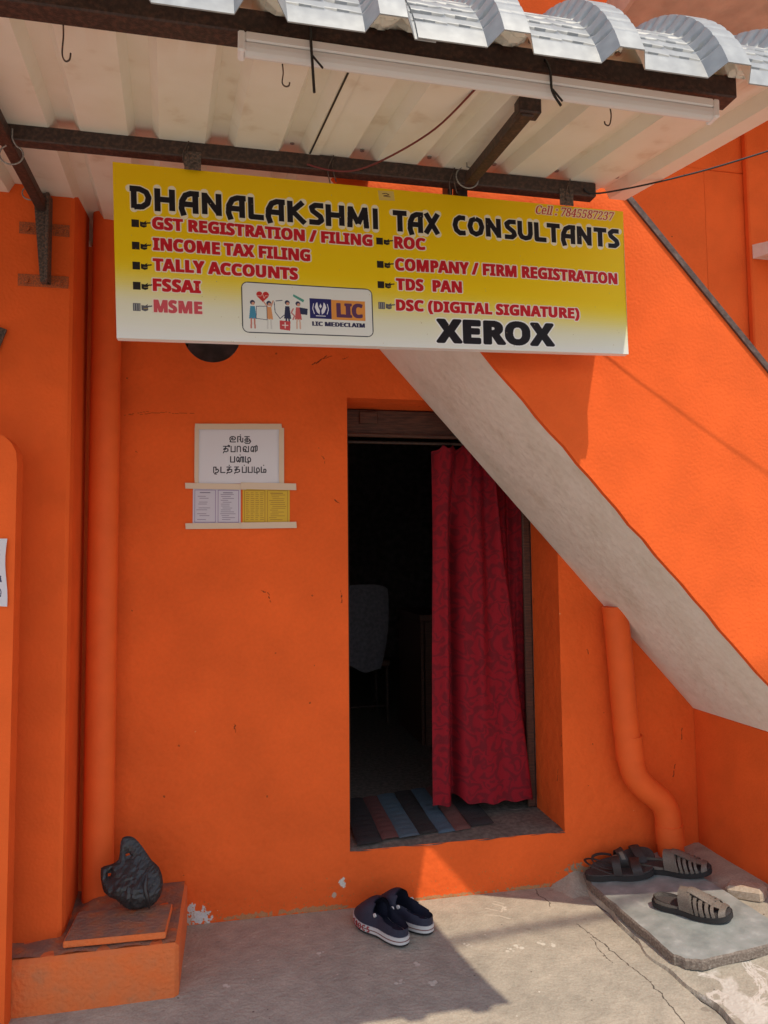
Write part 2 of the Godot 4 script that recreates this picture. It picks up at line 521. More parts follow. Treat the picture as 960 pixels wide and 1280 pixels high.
func ground_picture() -> Image:
	var w := 2048
	var h := 1024
	var big := noise(FastNoiseLite.TYPE_SIMPLEX_SMOOTH, 0.004, 5, 61).get_image(w, h).get_data()
	var mid := noise(FastNoiseLite.TYPE_SIMPLEX_SMOOTH, 0.022, 4, 62).get_image(w, h).get_data()
	var fine := noise(FastNoiseLite.TYPE_SIMPLEX_SMOOTH, 0.22, 3, 63).get_image(w, h).get_data()
	var blot := noise(FastNoiseLite.TYPE_CELLULAR, 0.018, 2, 64).get_image(w, h).get_data()
	var data := PackedByteArray()
	data.resize(w * h * 3)
	var a := lin(0.335, 0.293, 0.228)
	var b := lin(0.45, 0.39, 0.30)
	for i in w * h:
		var t := big[i] / 255.0
		var s := 1.0 + (mid[i] / 255.0 - 0.5) * 0.14 + (fine[i] / 255.0 - 0.5) * 0.15
		if blot[i] < 26:
			s *= 0.93
		data[i * 3] = int(clampf(lerpf(a.r, b.r, t) * s, 0, 1) * 255)
		data[i * 3 + 1] = int(clampf(lerpf(a.g, b.g, t) * s, 0, 1) * 255)
		data[i * 3 + 2] = int(clampf(lerpf(a.b, b.b, t) * s, 0, 1) * 255)
	var img := Image.create_from_data(w, h, false, Image.FORMAT_RGB8, data)
	var rng := RandomNumberGenerator.new()
	rng.seed = 9
	# grit, bird droppings and dried splashes
	for k in 260:
		var p := Vector2(rng.randf() * w, rng.randf() * h)
		var c := lin(0.10, 0.08, 0.06) if rng.randf() < 0.55 else lin(0.62, 0.56, 0.46)
		disc(img, p, rng.randf_range(0.6, 1.8), c)
	for q in [[0.80, .36], [0.93, .42], [0.97, .41], [1.05, .40], [1.08, .42], [0.52, .52], [0.60, .43], [1.02, .14], [0.30, .30], [-.02, .42], [0.62, .55]]:
		for k in 4:
			disc(img, gpx(q[0] + rng.randf_range(-.012, .012), q[1] + rng.randf_range(-.012, .012)), rng.randf_range(1.5, 4.5), lin(0.58, 0.53, 0.43))
	# scrawls of lime on the cement by the wall
	for s in [[[.95, .12], [1.0, .16], [1.02, .12], [.99, .09]], [[.93, .17], [.98, .19], [1.01, .22]], [[1.0, .07], [1.03, .1]]]:
		var pts := []
		for p in s:
			pts.append(gpx(p[0], p[1]))
		stroke(img, pts, 2.6, lin(0.54, 0.48, 0.38))
	# the chalk drawing on the raised cement
	for s in [[[1.444, .718], [1.467, .75], [1.476, .785], [1.465, .825]], [[1.411, .818], [1.436, .815], [1.445, .842], [1.422, .862], [1.399, .844], [1.411, .818]], [[1.614, .697], [1.589, .754], [1.577, .808], [1.562, .841]], [[1.597, .733], [1.604, .775], [1.615, .818]], [[1.487, .883], [1.484, .923], [1.492, .949]], [[1.565, .86], [1.508, .894], [1.466, .955]], [[1.393, .873], [1.397, .906], [1.411, .925]], [[1.385, .803], [1.384, .825]], [[1.441, .941], [1.533, .908]], [[1.586, .777], [1.579, .833], [1.554, .887]]]:
		for k in 7:
			var pts := []
			for p in s:
				pts.append(gpx(p[0] + rng.randfn() * .006, p[1] + rng.randfn() * .006))
			stroke(img, pts, rng.randf_range(0.6, 2.2), lin(0.58, 0.52, 0.44))
	# lime dust trodden over the raised cement, in patches with ragged edges
	var lime := noise(FastNoiseLite.TYPE_SIMPLEX_SMOOTH, 0.012, 5, 68)
	var pale := lin(0.60, 0.545, 0.47)
	for y in range(430, 800):
		for x in range(1340, 1700):
			var d := Vector2((x - 1420) / 110.0, (y - 590) / 95.0).length()
			var k := clampf((lime.get_noise_2d(x, y) * 2.2 + 0.75 - d) * 1.6, 0.0, 0.85)
			if k > 0.0:
				img.set_pixel(x, y, img.get_pixel(x, y).lerp(pale, k))
	# stained oval
	disc(img, gpx(1.37, .86), 9, lin(0.26, 0.22, 0.17), 6)
	# hairline cracks
	crack(img, [[1.235, .30], [1.246, .36], [1.250, .40], [1.262, .455], [1.268, .53], [1.277, .611], [1.288, .68], [1.284, .757], [1.275, .83], [1.267, .91], [1.25, 1.1]], 2.2, rng)
	crack(img, [[1.20, .01], [1.19, .06], [1.21, .12], [1.19, .17]], 2.0, rng)
	crack(img, [[1.24, .40], [1.225, .50], [1.235, .58]], 1.6, rng)
	crack(img, [[-.02, .9], [.3, .83], [.55, .86], [.8, .95]], 1.6, rng)
	return img

func crack(img: Image, line: Array, w: float, rng: RandomNumberGenerator) -> void:
	var pts := []
	for i in line.size() - 1:
		for k in 6:
			var t := k / 6.0
			pts.append(gpx(lerpf(line[i][0], line[i + 1][0], t) + rng.randfn() * .0022, lerpf(line[i][1], line[i + 1][1], t) + rng.randfn() * .0022))
	for i in pts.size() - 1:
		stroke(img, [pts[i], pts[i + 1]], w * rng.randf_range(0.5, 1.1), lin(0.075, 0.06, 0.045))

func make_ground() -> void:
	M.ground = mapped(ground_picture(), 0.9)
	M.ground.normal_enabled = true
	var bump := noise(FastNoiseLite.TYPE_SIMPLEX_SMOOTH, 0.09, 5, 66).get_image(2048, 1024)
	bump.convert(Image.FORMAT_RGBA8)
	bump.bump_map_to_normal_map(1.1)
	M.ground.normal_texture = ImageTexture.create_from_image(bump)
	var st := begin()
	sheet(st, 40, 24, func(u, v): return Vector3(lerpf(-1.2, 1.376, u), 0.0 + 0.003 * sin(u * 17.0) * sin(v * 9.0), lerpf(-0.03, 1.8, v)), func(u, v): return ground_uv(lerpf(-1.2, 1.376, u), lerpf(-0.03, 1.8, v)))
	structure("pavement", st, M.ground)
	# the cement laid higher on the right, with its broken edge
	st = begin()
	var edge := func(z: float) -> float:
		return 1.372 + 0.02 * sin(z * 5.0 + 0.5) + 0.007 * sin(z * 31.0) + 0.05 * smoothstep(0.55, 0.9, z)
	sheet(st, 30, 60, func(u, v):
		var z := lerpf(-0.02, 1.8, v)
		var x: float = lerpf(edge.call(z), 2.9, u * u * 0.7 + u * 0.3)
		var rise := mound_y(minf(x, 1.95)) + 0.009
		return Vector3(x, rise + 0.003 * sin(x * 40.0 + z * 13.0), z), func(u, v):
		var z := lerpf(-0.02, 1.8, v)
		var x: float = lerpf(edge.call(z), 2.9, u * u * 0.7 + u * 0.3)
		return ground_uv(x, z))
	sheet(st, 1, 60, func(u, v):
		var z := lerpf(-0.02, 1.8, v)
		var x: float = edge.call(z)
		return Vector3(x - (1.0 - u) * 0.006, lerpf(-0.005, mound_y(x) + 0.009 + 0.003 * sin(x * 40.0 + z * 13.0), u), z), func(u, v):
		return ground_uv(1.37 + u * 0.01, lerpf(-0.02, 1.8, v)), null, 1)
	structure("raised_pavement", st, M.ground)
	# cement haunch between the step and the raised floor
	st = begin()
	sheet(st, 12, 8, func(u, v):
		var x := lerpf(1.26, 1.46, u)
		var z := lerpf(-0.01, 0.13, v)
		return Vector3(x, -0.01 + 0.045 * sin(PI * clampf(u * 0.9, 0, 1)) * (1.0 - v) + 0.03 * u * (1 - v) + 0.004 * sin(u * 13.0 + v * 5.0), z), func(u, v): return ground_uv(lerpf(1.26, 1.46, u), lerpf(-0.01, 0.13, v)))
	structure("cement_fillet", st, M.ground)
	M.street = matter([[0.2, lin(0.34, 0.30, 0.24)], [0.5, lin(0.41, 0.365, 0.30)], [0.8, lin(0.47, 0.42, 0.345)]], 0.35, 0.92, 0.02, 3.0, 0.06, 67)
	st = begin()
	quad(st, Vector3(-250, -0.008, -250), Vector3(250, -0.008, -250), Vector3(250, -0.008, 250), Vector3(-250, -0.008, 250))
	structure("ground", st, M.street)

# ------------------------------------------------------------------ building
func wall_uv(x: float, y: float) -> Vector2:
	return Vector2((x + 0.7) / 2.8, (3.1 - y) / 3.1)

func wpx(x: float, y: float) -> Vector2:
	return wall_uv(x, y) * Vector2(1152, 1280)

func wall_picture() -> Image:
	var w := 1152
	var h := 1280
	var big := noise(FastNoiseLite.TYPE_SIMPLEX_SMOOTH, 0.006, 4, 71).get_image(w, h).get_data()
	var fine := noise(FastNoiseLite.TYPE_SIMPLEX_SMOOTH, 0.12, 3, 72).get_image(w, h).get_data()
	var n3 := noise(FastNoiseLite.TYPE_SIMPLEX_SMOOTH, 0.03, 4, 73)
	var data := PackedByteArray()
	data.resize(w * h * 3)
	var c := lin(ORANGE.r, ORANGE.g, ORANGE.b)
	for i in w * h:
		var s := 1.0 + (big[i] / 255.0 - 0.5) * 0.09 + (fine[i] / 255.0 - 0.5) * 0.035
		data[i * 3] = int(clampf(c.r * s, 0, 1) * 255)
		data[i * 3 + 1] = int(clampf(c.g * s, 0, 1) * 255)
		data[i * 3 + 2] = int(clampf(c.b * s, 0, 1) * 255)
	var img := Image.create_from_data(w, h, false, Image.FORMAT_RGB8, data)
	var rng := RandomNumberGenerator.new()
	rng.seed = 4
	var dark := lin(0.10, 0.025, 0.012)
	for s in [[.307, 2.11, .346, 2.135, .385, 2.149], [.325, 2.117, .365, 2.15], [.43, 2.139, .456, 2.15], [.107, 1.219, .137, 1.206, .143, 1.175], [.418, 1.213, .42, 1.169], [.009, .718, .012, .691], [-.403, 1.885, -.273, 1.899, -.14, 1.9], [-.388, 1.889, -.302, 1.904], [.344, 1.745, .357, 1.719], [.394, 1.57, .416, 1.557], [1.642, 1.15, 1.633, 1.12], [1.46, .95, 1.465, .93], [1.85, .45, 1.84, .40], [1.89, .6, 1.885, .54], [-.36, 1.75, -.352, 1.745]]:
		for k in range(0, s.size() - 2, 2):
			var a := wpx(s[k], s[k + 1])
			var b := wpx(s[k + 2], s[k + 3])
			var q := a
			for j in 5:
				var e := a.lerp(b, (j + 1) / 5.0) + Vector2(rng.randfn(), rng.randfn()) * 0.6
				stroke(img, [q, e], rng.randf_range(0.4, 0.9) if s[0] < -.1 else rng.randf_range(0.5, 1.4), lin(0.42, 0.065, 0.013) if s[0] < -.1 or rng.randf() < 0.45 else dark)
				q = e
	for k in 90:
		disc(img, Vector2(rng.randf() * w, rng.randf() * h), rng.randf_range(0.5, 1.5), lin(0.28, 0.06, 0.016) if rng.randf() < 0.7 else lin(0.75, 0.30, 0.14))
	# paint come off the plaster at the foot of the wall: white limewash below
	var chip := func(cx: float, cy: float, rx: float, ry: float, col: Color) -> void:
		var o := wpx(cx, cy)
		var kx := rx / 2.8 * w
		var ky := ry / 3.1 * h
		for y in range(int(o.y - ky * 1.4), int(o.y + ky * 1.4)):
			for x in range(int(o.x - kx * 1.4), int(o.x + kx * 1.4)):
				if x < 0 or y < 0 or x >= w or y >= h:
					continue
				var d := Vector2((x - o.x) / kx, (y - o.y) / ky).length() + n3.get_noise_2d(x * 3.0, y * 3.0) * 0.9
				if d < 0.8:
					img.set_pixel(x, y, col * (0.94 + 0.12 * rng.randf()))
	chip.call(-.115, .028, .055, .032, lin(.62, .60, .56))
	chip.call(-.145, .05, .02, .035, lin(.60, .58, .53))
	chip.call(-.165, .02, .03, .03, lin(.5, .40, .32))
	chip.call(.417, .099, .016, .016, lin(.62, .56, .48))
	chip.call(.385, .06, .012, .012, lin(.5, .35, .25))
	chip.call(1.39, .055, .05, .03, lin(.34, .22, .14))
	chip.call(.30, .012, .16, .012, lin(.45, .20, .09))
	chip.call(.06, .012, .12, .012, lin(.45, .20, .09))
	chip.call(.80, .008, .22, .008, lin(.45, .22, .10))
	chip.call(1.17, .008, .12, .010, lin(.45, .22, .10))
	# splashes of mud low on the wall, thick with grains
	for k in 380:
		var x := rng.randf_range(-.15, 1.9)
		var y := absf(rng.randfn()) * 0.05
		disc(img, wpx(x, y), rng.randf_range(0.4, 1.0), lin(.52, .16, .05))
	return img

func wall_piece(st: SurfaceTool, pts: Array) -> void:
	st.set_smooth_group(-1)
	var pa := PackedVector2Array(pts)
	if Geometry2D.is_polygon_clockwise(pa):
		pa.reverse()
	var ids := Geometry2D.triangulate_polygon(pa)
	for i in range(0, ids.size(), 3):
		for k in [0, 2, 1]:
			var p := pa[ids[i + k]]
			st.set_uv(wall_uv(p.x, p.y))
			st.add_vertex(Vector3(p.x, p.y, 0))

func make_building() -> void:
	var b := thing("office_building", "orange plastered office front with an open doorway under the stairs", "building")
	var bump := noise(FastNoiseLite.TYPE_SIMPLEX_SMOOTH, 0.035, 5, 75).get_image(1152, 1280)
	bump.convert(Image.FORMAT_RGBA8)
	M.wall = mapped(wall_picture(), 0.8)
	M.wall.metallic_specular = 0.22
	M.orange.metallic_specular = 0.22
	M.orange.normal_scale = 0.35
	M.orange_pipe.metallic_specular = 0.3
	bump.bump_map_to_normal_map(2.0)
	M.wall.normal_enabled = true
	M.wall.normal_scale = 0.7
	M.wall.normal_texture = ImageTexture.create_from_image(bump)
	var st := begin()
	var arc := []
	for k in 25:
		var a := PI * k / 24.0
		arc.append(Vector2(-0.081 - cos(a) * 0.108, 2.21 - sin(a) * 0.108))
	wall_piece(st, [Vector2(-0.50, 2.21)] + arc + [Vector2(0.447, 2.21), Vector2(0.447, -0.02), Vector2(-0.50, -0.02)])
	var arc2 := []
	for k in 25:
		var a := PI * k / 24.0
		arc2.append(Vector2(-0.081 - cos(a) * 0.108, 2.21 + sin(a) * 0.108))
	wall_piece(st, [Vector2(-0.50, 2.21)] + arc2 + [Vector2(0.447, 2.21), Vector2(0.447, 3.1), Vector2(-0.50, 3.1)])
	wall_piece(st, [Vector2(.447, 1.983), Vector2(1.338, 1.983), Vector2(1.338, 3.1), Vector2(.447, 3.1)])
	wall_piece(st, [Vector2(1.338, -0.02), Vector2(2.1, -0.02), Vector2(2.1, 3.1), Vector2(1.338, 3.1)])
	wall_piece(st, [Vector2(.447, -0.02), Vector2(1.338, -0.02), Vector2(1.338, .213), Vector2(.447, .213)])
	# reveals of the doorway
	var q := func(a: Vector3, b2: Vector3, c: Vector3, d: Vector3, x: float) -> void:
		for v in [a, b2, c, a, c, d]:
			st.set_uv(wall_uv(x + v.z, v.y) if absf(a.y - c.y) > 0.1 else wall_uv(v.x, 2.2 + v.z))
			st.add_vertex(v)
	q.call(Vector3(.447, .2, 0), Vector3(.447, 1.983, 0), Vector3(.447, 1.983, -.28), Vector3(.447, .2, -.28), .4)
	q.call(Vector3(1.338, .2, 0), Vector3(1.338, .2, -.28), Vector3(1.338, 1.983, -.28), Vector3(1.338, 1.983, 0), 1.9)
	q.call(Vector3(.447, 1.983, 0), Vector3(1.338, 1.983, 0), Vector3(1.338, 1.983, -.28), Vector3(.447, 1.983, -.28), 0.0)
	part("front_wall", st, M.wall, b)
	# scuffs of old plaster on the right reveal
	# vent tunnel and its dark back
	st = begin()
	st.set_smooth_group(0)
	for k in 32:
		var a0 := TAU * k / 32
		var a1 := TAU * (k + 1) / 32
		var c := Vector3(-.081, 2.21, 0)
		var p0 := c + Vector3(cos(a0), sin(a0), 0) * .108
		var p1 := c + Vector3(cos(a1), sin(a1), 0) * .108
		quad(st, p0, p1, p1 + Vector3(0, 0, -.24), p0 + Vector3(0, 0, -.24))
	part("vent_tunnel", st, M.room_floor, b)
	# upper and outer walls
	st = begin()
	box(st, Vector3(-4.0, 3.1, -0.30), Vector3(6.0, 5.4, 0.0))
	part("upper_wall", st, M.orange, b)
	st = begin()
	box(st, Vector3(2.1, -0.02, -0.30), Vector3(6.0, 3.098, 0.0))
	part("outer_wall", st, M.orange, b)
	st = begin()
	box(st, Vector3(2.30, 1.4, 0.001), Vector3(2.9, 3.399, 0.035), 0.006)
	part("pilaster", st, M.orange, b)
	st = begin()
	box(st, Vector3(-4.0, -0.02, -0.55), Vector3(-0.545, 3.098, -0.25))
	part("side_wall", st, M.orange, b)
	st = begin()
	box(st, Vector3(1.45, 3.40, 0.0), Vector3(6.0, 3.55, 0.98), 0.01)
	part("balcony_slab", st, M.beige, b, "beige underside of the slab over the stairs")
	st = begin()
	box(st, Vector3(-4.0, 5.4, -0.3), Vector3(6.0, 5.55, 1.05), 0.01)
	part("eave_slab", st, M.beige, b)
	# small sloping sunshade on the upper wall
	st = begin()
	prism(st, [Vector2(0, 2.68), Vector2(0, 2.745), Vector2(.30, 2.665), Vector2(.30, 2.63)], 0, .9, Transform3D(Basis(Vector3(0, 0, 1), Vector3.UP, Vector3(1, 0, 0)), Vector3(2.31, 0, 0.036)))
	part("sunshade", st, M.soffit, b, "white concrete sunshade on the upper wall")
	# wall below the stairs on the right, running out towards the street
	st = begin()
	box(st, Vector3(1.948, -0.02, 0.001), Vector3(2.10, 0.68, 0.70), 0.003)
	part("return_wall", st, M.orange, b)
	# doorstep of bare cement
	st = begin()
	st.set_smooth_group(0)
	var lip := func(x: float) -> float:
		return 0.004 * sin(x * 23.0) + 0.003 * sin(x * 61.0) + (0.012 if x > 1.15 and x < 1.17 else 0.0)
	sheet(st, 60, 5, func(u, v):
		var x := lerpf(.447, 1.338, u)
		return Vector3(x, 0.219 + (-0.008 if v == 0.0 else 0.0) + 0.002 * sin(x * 31.0 + v * 4.0), lerpf(0.003 - lip.call(x), -0.28, v)))
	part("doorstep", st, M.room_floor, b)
	# wooden head of the door frame with its mouldings
	var fr := begin()
	box(fr, Vector3(.449, 1.868, -.262), Vector3(1.336, 1.981, -.20), 0.006)
	var frame := part("frame_head", fr, M.wood, b)
	st = begin()
	box(st, Vector3(.452, 1.858, -.199), Vector3(1.334, 1.872, -.178), 0.003)
	part("moulding", st, M.wood, frame)
	st = begin()
	box(st, Vector3(.53, 1.915, -.1985), Vector3(.61, 1.968, -.186), 0.004)
	part("block", st, M.wood, frame)
	st = begin()
	box(st, Vector3(.452, .222, -.262), Vector3(.485, 1.866, -.215), 0.005)
	part("frame_post", st, M.wood, b)
	st = begin()
	box(st, Vector3(1.300, .222, -.300), Vector3(1.337, 1.866, -.282), 0.005)
	part("frame_post", st, M.wood, b)

# ------------------------------------------------------------------ stairs
func make_staircase() -> void:
	var s := thing("staircase", "orange concrete staircase climbing over the doorway with white underside", "stairs")
	var rng := RandomNumberGenerator.new()
	rng.seed = 21
	var n := Vector2(1.1035, 1.0).normalized()
	# white plastered underside
	var st := begin()
	var top := Vector2(-0.75, soffit_y(-0.75))
	var foot := Vector2(1.947, soffit_y(1.947))
	prism(st, [top, foot, foot + n * 0.13, top + n * 0.13], 0.001, 0.622)
	prism(st, [top, foot, foot + n * 0.0115, top + n * 0.0115], 0.622, 0.700)
	part("soffit", st, M.soffit, s, "white plastered underside of the stairs")
	# parapet with a hand-finished lower edge
	st = begin()
	var low := []
	var drip := []
	for k in 61:
		var x := lerpf(-0.75, 1.93, k / 60.0)
		low.append(Vector2(x, soffit_y(x)) + n * 0.0125)
		drip.append(Vector2(x, soffit_y(x)) + n * rng.randf_range(-0.006, 0.001))
	var cap := func(x: float) -> float: return 2.535 - 1.1035 * (x - 1.265)
	var outline := low + [Vector2(2.102, soffit_y(1.95) + 0.02), Vector2(2.102, -0.01), Vector2(3.3, -0.01), Vector2(3.3, cap.call(3.3)), Vector2(-0.75, cap.call(-0.75))]
	prism(st, outline, 0.623, 0.7005)
	prism(st, drip + outline.slice(61), 0.7005, 0.72)
	part("parapet", st, M.orange, s, "sloping orange parapet wall of the stairs")
	# coping along the top of the parapet
	st = begin()
	var a := Vector2(-0.75, cap.call(-0.75) + 0.001)
	var b := Vector2(3.3, cap.call(3.3) + 0.001)
	prism(st, [a, b, b + n * 0.019, a + n * 0.019], 0.606, 0.728)
	part("coping", st, M.coping, s, "dark weathered coping on the stair parapet")
	# treads
	for k in 13:
		var x := 1.9 - k * 0.2
		st = begin()
		prism(st, [Vector2(x - 0.2, soffit_y(x - 0.2) + 0.2), Vector2(x - 0.2, soffit_y(x - 0.2) + 0.22), Vector2(x, soffit_y(x - 0.2) + 0.22), Vector2(x, soffit_y(x) + 0.2)], 0.005, 0.615)
		part("step", st, M.soffit, s)

# ------------------------------------------------------------------ pillar and plinth
func make_pillar() -> void:
	var p := thing("pillar", "orange pillar with a low plinth standing left of the drain pipe", "pillar", Vector3(-.58, 0, .2))
	var st := begin()
	prism(st, [Vector2(-.90, .03), Vector2(-.532, .03), Vector2(-.518, .30), Vector2(-.522, .332), Vector2(-.532, .34), Vector2(-.90, .34)], -2.62, -.155, Transform3D(Basis(Vector3.RIGHT, Vector3(0, 0, 1), Vector3(0, -1, 0)), Vector3.ZERO))
	part("shaft", st, M.orange, p)
	st = begin()
	box(st, Vector3(-.90, -0.02, 0.002), Vector3(-.158, .158, .452), 0.012)
	part("plinth", st, M.plinth_face, p)
	st = begin()
	sheet(st, 30, 14, func(u, v):
		return Vector3(lerpf(-.89, -.168, u), .1605 + .004 * sin(u * 29.0) * sin(v * 11.0), lerpf(.004, .441, v)))
	part("plinth_top", st, M.dusty, p, "dusty brown top of the plinth")
	st = begin()
	sheet(st, 14, 10, func(u, v):
		var d := Vector2(u - .45, v - .4).length() * 2.0
		return Vector3(lerpf(-.515, -.26, u), .156 + .035 * maxf(0, 1.0 - d * d) + .006 * sin(u * 17.0 + v * 9.0), lerpf(.03, .30, v)))
	part("mortar_lump", st, M.dusty, p)
	# the near gate post
	var g := thing("gate_post", "orange plastered gate post with rounded top and a handwritten note", "post", Vector3(-.8, 0, .4))
	st = begin()
	prism(st, [Vector2(-1.3, -.01), Vector2(-.632, -.01), Vector2(-.632, 1.63), Vector2(-.636, 1.665), Vector2(-.648, 1.69), Vector2(-.668, 1.71), Vector2(-.72, 1.735), Vector2(-.85, 1.76), Vector2(-1.3, 1.76)], .456, .52)
	part("post", st, M.orange, g)
	# handwritten note on it
	var img := Image.create(128, 192, false, Image.FORMAT_RGB8)
	img.fill(lin(.62, .58, .60))
	var rng := RandomNumberGenerator.new()
	rng.seed = 77
	for row in 4:
		var x := 10.0
		while x < 112:
			var pts := []
			var cx := x
			for k in 7:
				pts.append(Vector2(cx + rng.randf_range(-4, 8), 34 + row * 40 + rng.randf_range(-13, 13)))
			stroke(img, pts, 2.6, lin(.05, .045, .09))
			x += 24
	st = begin()
	sheet(st, 6, 8, func(u, v): return Vector3(lerpf(-.78, -.652 - .004 * sin(v * 5.0), u), lerpf(1.405, 1.215, v) - .01 * u * v, .5225 + .004 * u * u + .002 * sin(v * 6.0)), func(u, v): return Vector2(u, v))
	solo("paper_note", st, mapped(img, .8), "small white handwritten note pasted on the gate post", "paper")
	# flat steel bar end above it
	st = begin()
	box(st, Vector3(-.80, 1.80, .345), Vector3(-.765, 2.10, .352), 0.001, Basis(Vector3(0, 0, 1), -0.33))
	box(st, Vector3(-.80, 1.80, .352), Vector3(-.794, 2.10, .385), 0.001, Basis(Vector3(0, 0, 1), -0.33))
	solo("steel_angle", st, M.bracket, "grey steel angle bar fixed slanting to the pillar", "bracket")
	# loose board lying on the plinth
	st = begin()
	box(st, Vector3(-.497, .166, .23), Vector3(-.196, .186, .425), 0.003, Basis(Vector3.UP, -0.03))
	var bd := thing("painted_board", "thin orange painted board lying on the plinth under the bag", "board", Vector3(-.35, .17, .33))
	part("board", st, M.plinth_face, bd)
	st = begin()
	sheet(st, 10, 8, func(u, v): return Vector3(-.3465, .1868, .3275) + Basis(Vector3.UP, -0.03) * Vector3(lerpf(-.147, .147, u), .0006 * sin(u * 19.0 + v * 7.0), lerpf(-.0945, .0945, v)))
	part("dust", st, M.dusty, bd, "brown dust on the board")

# ------------------------------------------------------------------ pipes
func make_pipes() -> void:
	var p := thing("drain_pipe", "straight orange drain pipe rising beside the pillar behind the sign", "pipe", Vector3(-.455, .16, .09))
	var st := begin()
	tube(st, [Vector3(-.456, .15, .09), Vector3(-.456, 1.5, .088), Vector3(-.455, 3.05, .085)], .052, 24)
	part("pipe", st, M.orange_pipe, p)
	var r := thing("drain_pipe", "bent orange drain pipe with an offset above the sandals", "pipe", Vector3(1.78, .08, .07))
	st = begin()
	var path := [Vector3(1.555, 1.13, .066), Vector3(1.566, 1.0, .066), Vector3(1.590, .62, .066), Vector3(1.600, .54, .066)]
	path += smooth_path([Vector3(1.604, .50, .066), Vector3(1.622, .44, .067), Vector3(1.665, .385, .07), Vector3(1.725, .335, .074), Vector3(1.755, .285, .076), Vector3(1.762, .23, .076)], 4)
	path += [Vector3(1.768, .16, .075), Vector3(1.772, .09, .075)]
	tube(st, path, .052, 24)
	part("pipe", st, M.orange_pipe, r)
	for c in [[Vector3(1.5985, .60, .066), Vector3(1.604, .50, .066)], [Vector3(1.763, .235, .076), Vector3(1.768, .155, .075)]]:
		st = begin()
		tube(st, [c[0], c[1]], .0555, 24)
		part("collar", st, M.orange_pipe, r)

# ------------------------------------------------------------------ awning
const PITCH := 0.2
func rib(x: float) -> float:
	var u := fposmod(x, PITCH) / PITCH
	# pan, rise, crest, fall
	return 0.031 * clampf(minf((u - 0.60) / 0.09, (1.0 - u) / 0.09), 0.0, 1.0)

func roof_x(x: float, z: float) -> float:
	return x + 0.085 * (z - 0.86)

func awning_sheet(x0: float, x1: float, zback: float, a: Node3D, lift: float) -> void:
	var xs := []
	var k0 := floori(x0 / PITCH) - 1
	var k1 := ceili(x1 / PITCH) + 1
	for k in range(k0, k1):
		for u in [0.0, 0.10, 0.2, 0.30, 0.40, 0.5, 0.60, 0.63, 0.66, 0.69, 0.80, 0.91, 0.955]:
			var x: float = (k + u) * PITCH
			if x > x0 + 0.002 and x < x1 - 0.002:
				xs.append(x)
	xs = [x0] + xs + [x1]
	# line of the sheet from the wall to the lip: [z, y, nz, ny, crimp]
	var run := []
	for k in 9:
		var z := lerpf(zback, 1.52, k / 8.0)
		run.append([z, roof_y(z), 0.139, 0.99, 0.0])
	var R := 0.34
	var a0 := deg_to_rad(8.0)
	var a1 := deg_to_rad(70.0)
	var n := 110
	for k in range(1, n + 1):
		var t := float(k) / n
		var an := lerpf(a0, a1, t)
		var z := 1.52 + R * (sin(an) - sin(a0))
		var y := roof_y(1.52) - R * (cos(a0) - cos(an))
		var ph := t * 12.0
		var crimp := (smoothstep(0.15, 0.6, absf(sin(ph * PI))) if ph < 11.0 else 1.0)
		run.append([z, y, sin(an), cos(an), crimp])
	var last: Array = run[-1]
	for k in range(1, 2):
		run.append([last[0] + cos(a1) * 0.012 * k, last[1] - sin(a1) * 0.012 * k, sin(a1), cos(a1), 1.0])
	var point := func(i: int, j: int, off: float) -> Vector3:
		var r: Array = run[j]
		var x: float = xs[i]
		if j < 9 and x < 0.41 and zback > 0.5:
			# the corner of the sheet that reaches the wall under the stairs
			var zz := lerpf(0.03, 1.52, j / 8.0)
			r = [zz, roof_y(zz), 0.139, 0.99, 0.0]
		var hgt := rib(x)
		var u := fposmod(x, PITCH) / PITCH
		var inpan := 1.0 if hgt < 0.001 else 0.0
		var d := hgt + lift + off
		if j >= 9:
			var dent := 1.0 - float(r[4])
			if inpan > 0.5:
				# short separate crimps across the pan
				var gap := absf(sin(u * PI * 6.6))
				d -= dent * 0.017 * smoothstep(0.15, 0.5, gap)
			elif hgt < 0.03:
				d -= dent * (0.004 + 0.018 * (1.0 - hgt / 0.031))
			else:
				d -= dent * 0.0012
		return Vector3(roof_x(x, r[0]), r[1] + r[3] * d, r[0] + r[2] * d)
	var mesh := ArrayMesh.new()
	for side in 2:
		var st := begin()
		st.set_smooth_group(0 if side == 1 else -1)
		var off := 0.0 if side == 0 else 0.0022
		for j in run.size() - 1:
			for i in xs.size() - 1:
				st.set_smooth_group(i)
				quad(st, point.call(i, j, off), point.call(i + 1, j, off), point.call(i + 1, j + 1, off), point.call(i, j + 1, off))
		if side == 1:
			st.set_smooth_group(-1)
			for i in xs.size() - 1:
				var j := run.size() - 1
				quad(st, point.call(i, j, 0.0), point.call(i + 1, j, 0.0), point.call(i + 1, j, off), point.call(i, j, off))
			for i in [0, xs.size() - 1]:
				for j in run.size() - 1:
					quad(st, point.call(i, j, 0.0), point.call(i, j + 1, 0.0), point.call(i, j + 1, off), point.call(i, j, off))
		st.generate_normals()
		st.set_material(M.cream if side == 0 else M.silver)
		mesh = st.commit(mesh)
	var mi := MeshInstance3D.new()
	mi.mesh = mesh
	mi.name = "roof_sheet"
	mi.position = -parent_origin(a)
	a.add_child(mi, true)

func cream_material() -> StandardMaterial3D:
	var m := matter([[0.05, lin(0.66, 0.57, 0.44)], [0.26, lin(0.79, 0.74, 0.62)], [0.8, lin(0.83, 0.79, 0.68)]], 0.9, 0.5, 0.012, 0.0, 0.1, 81)
	return m

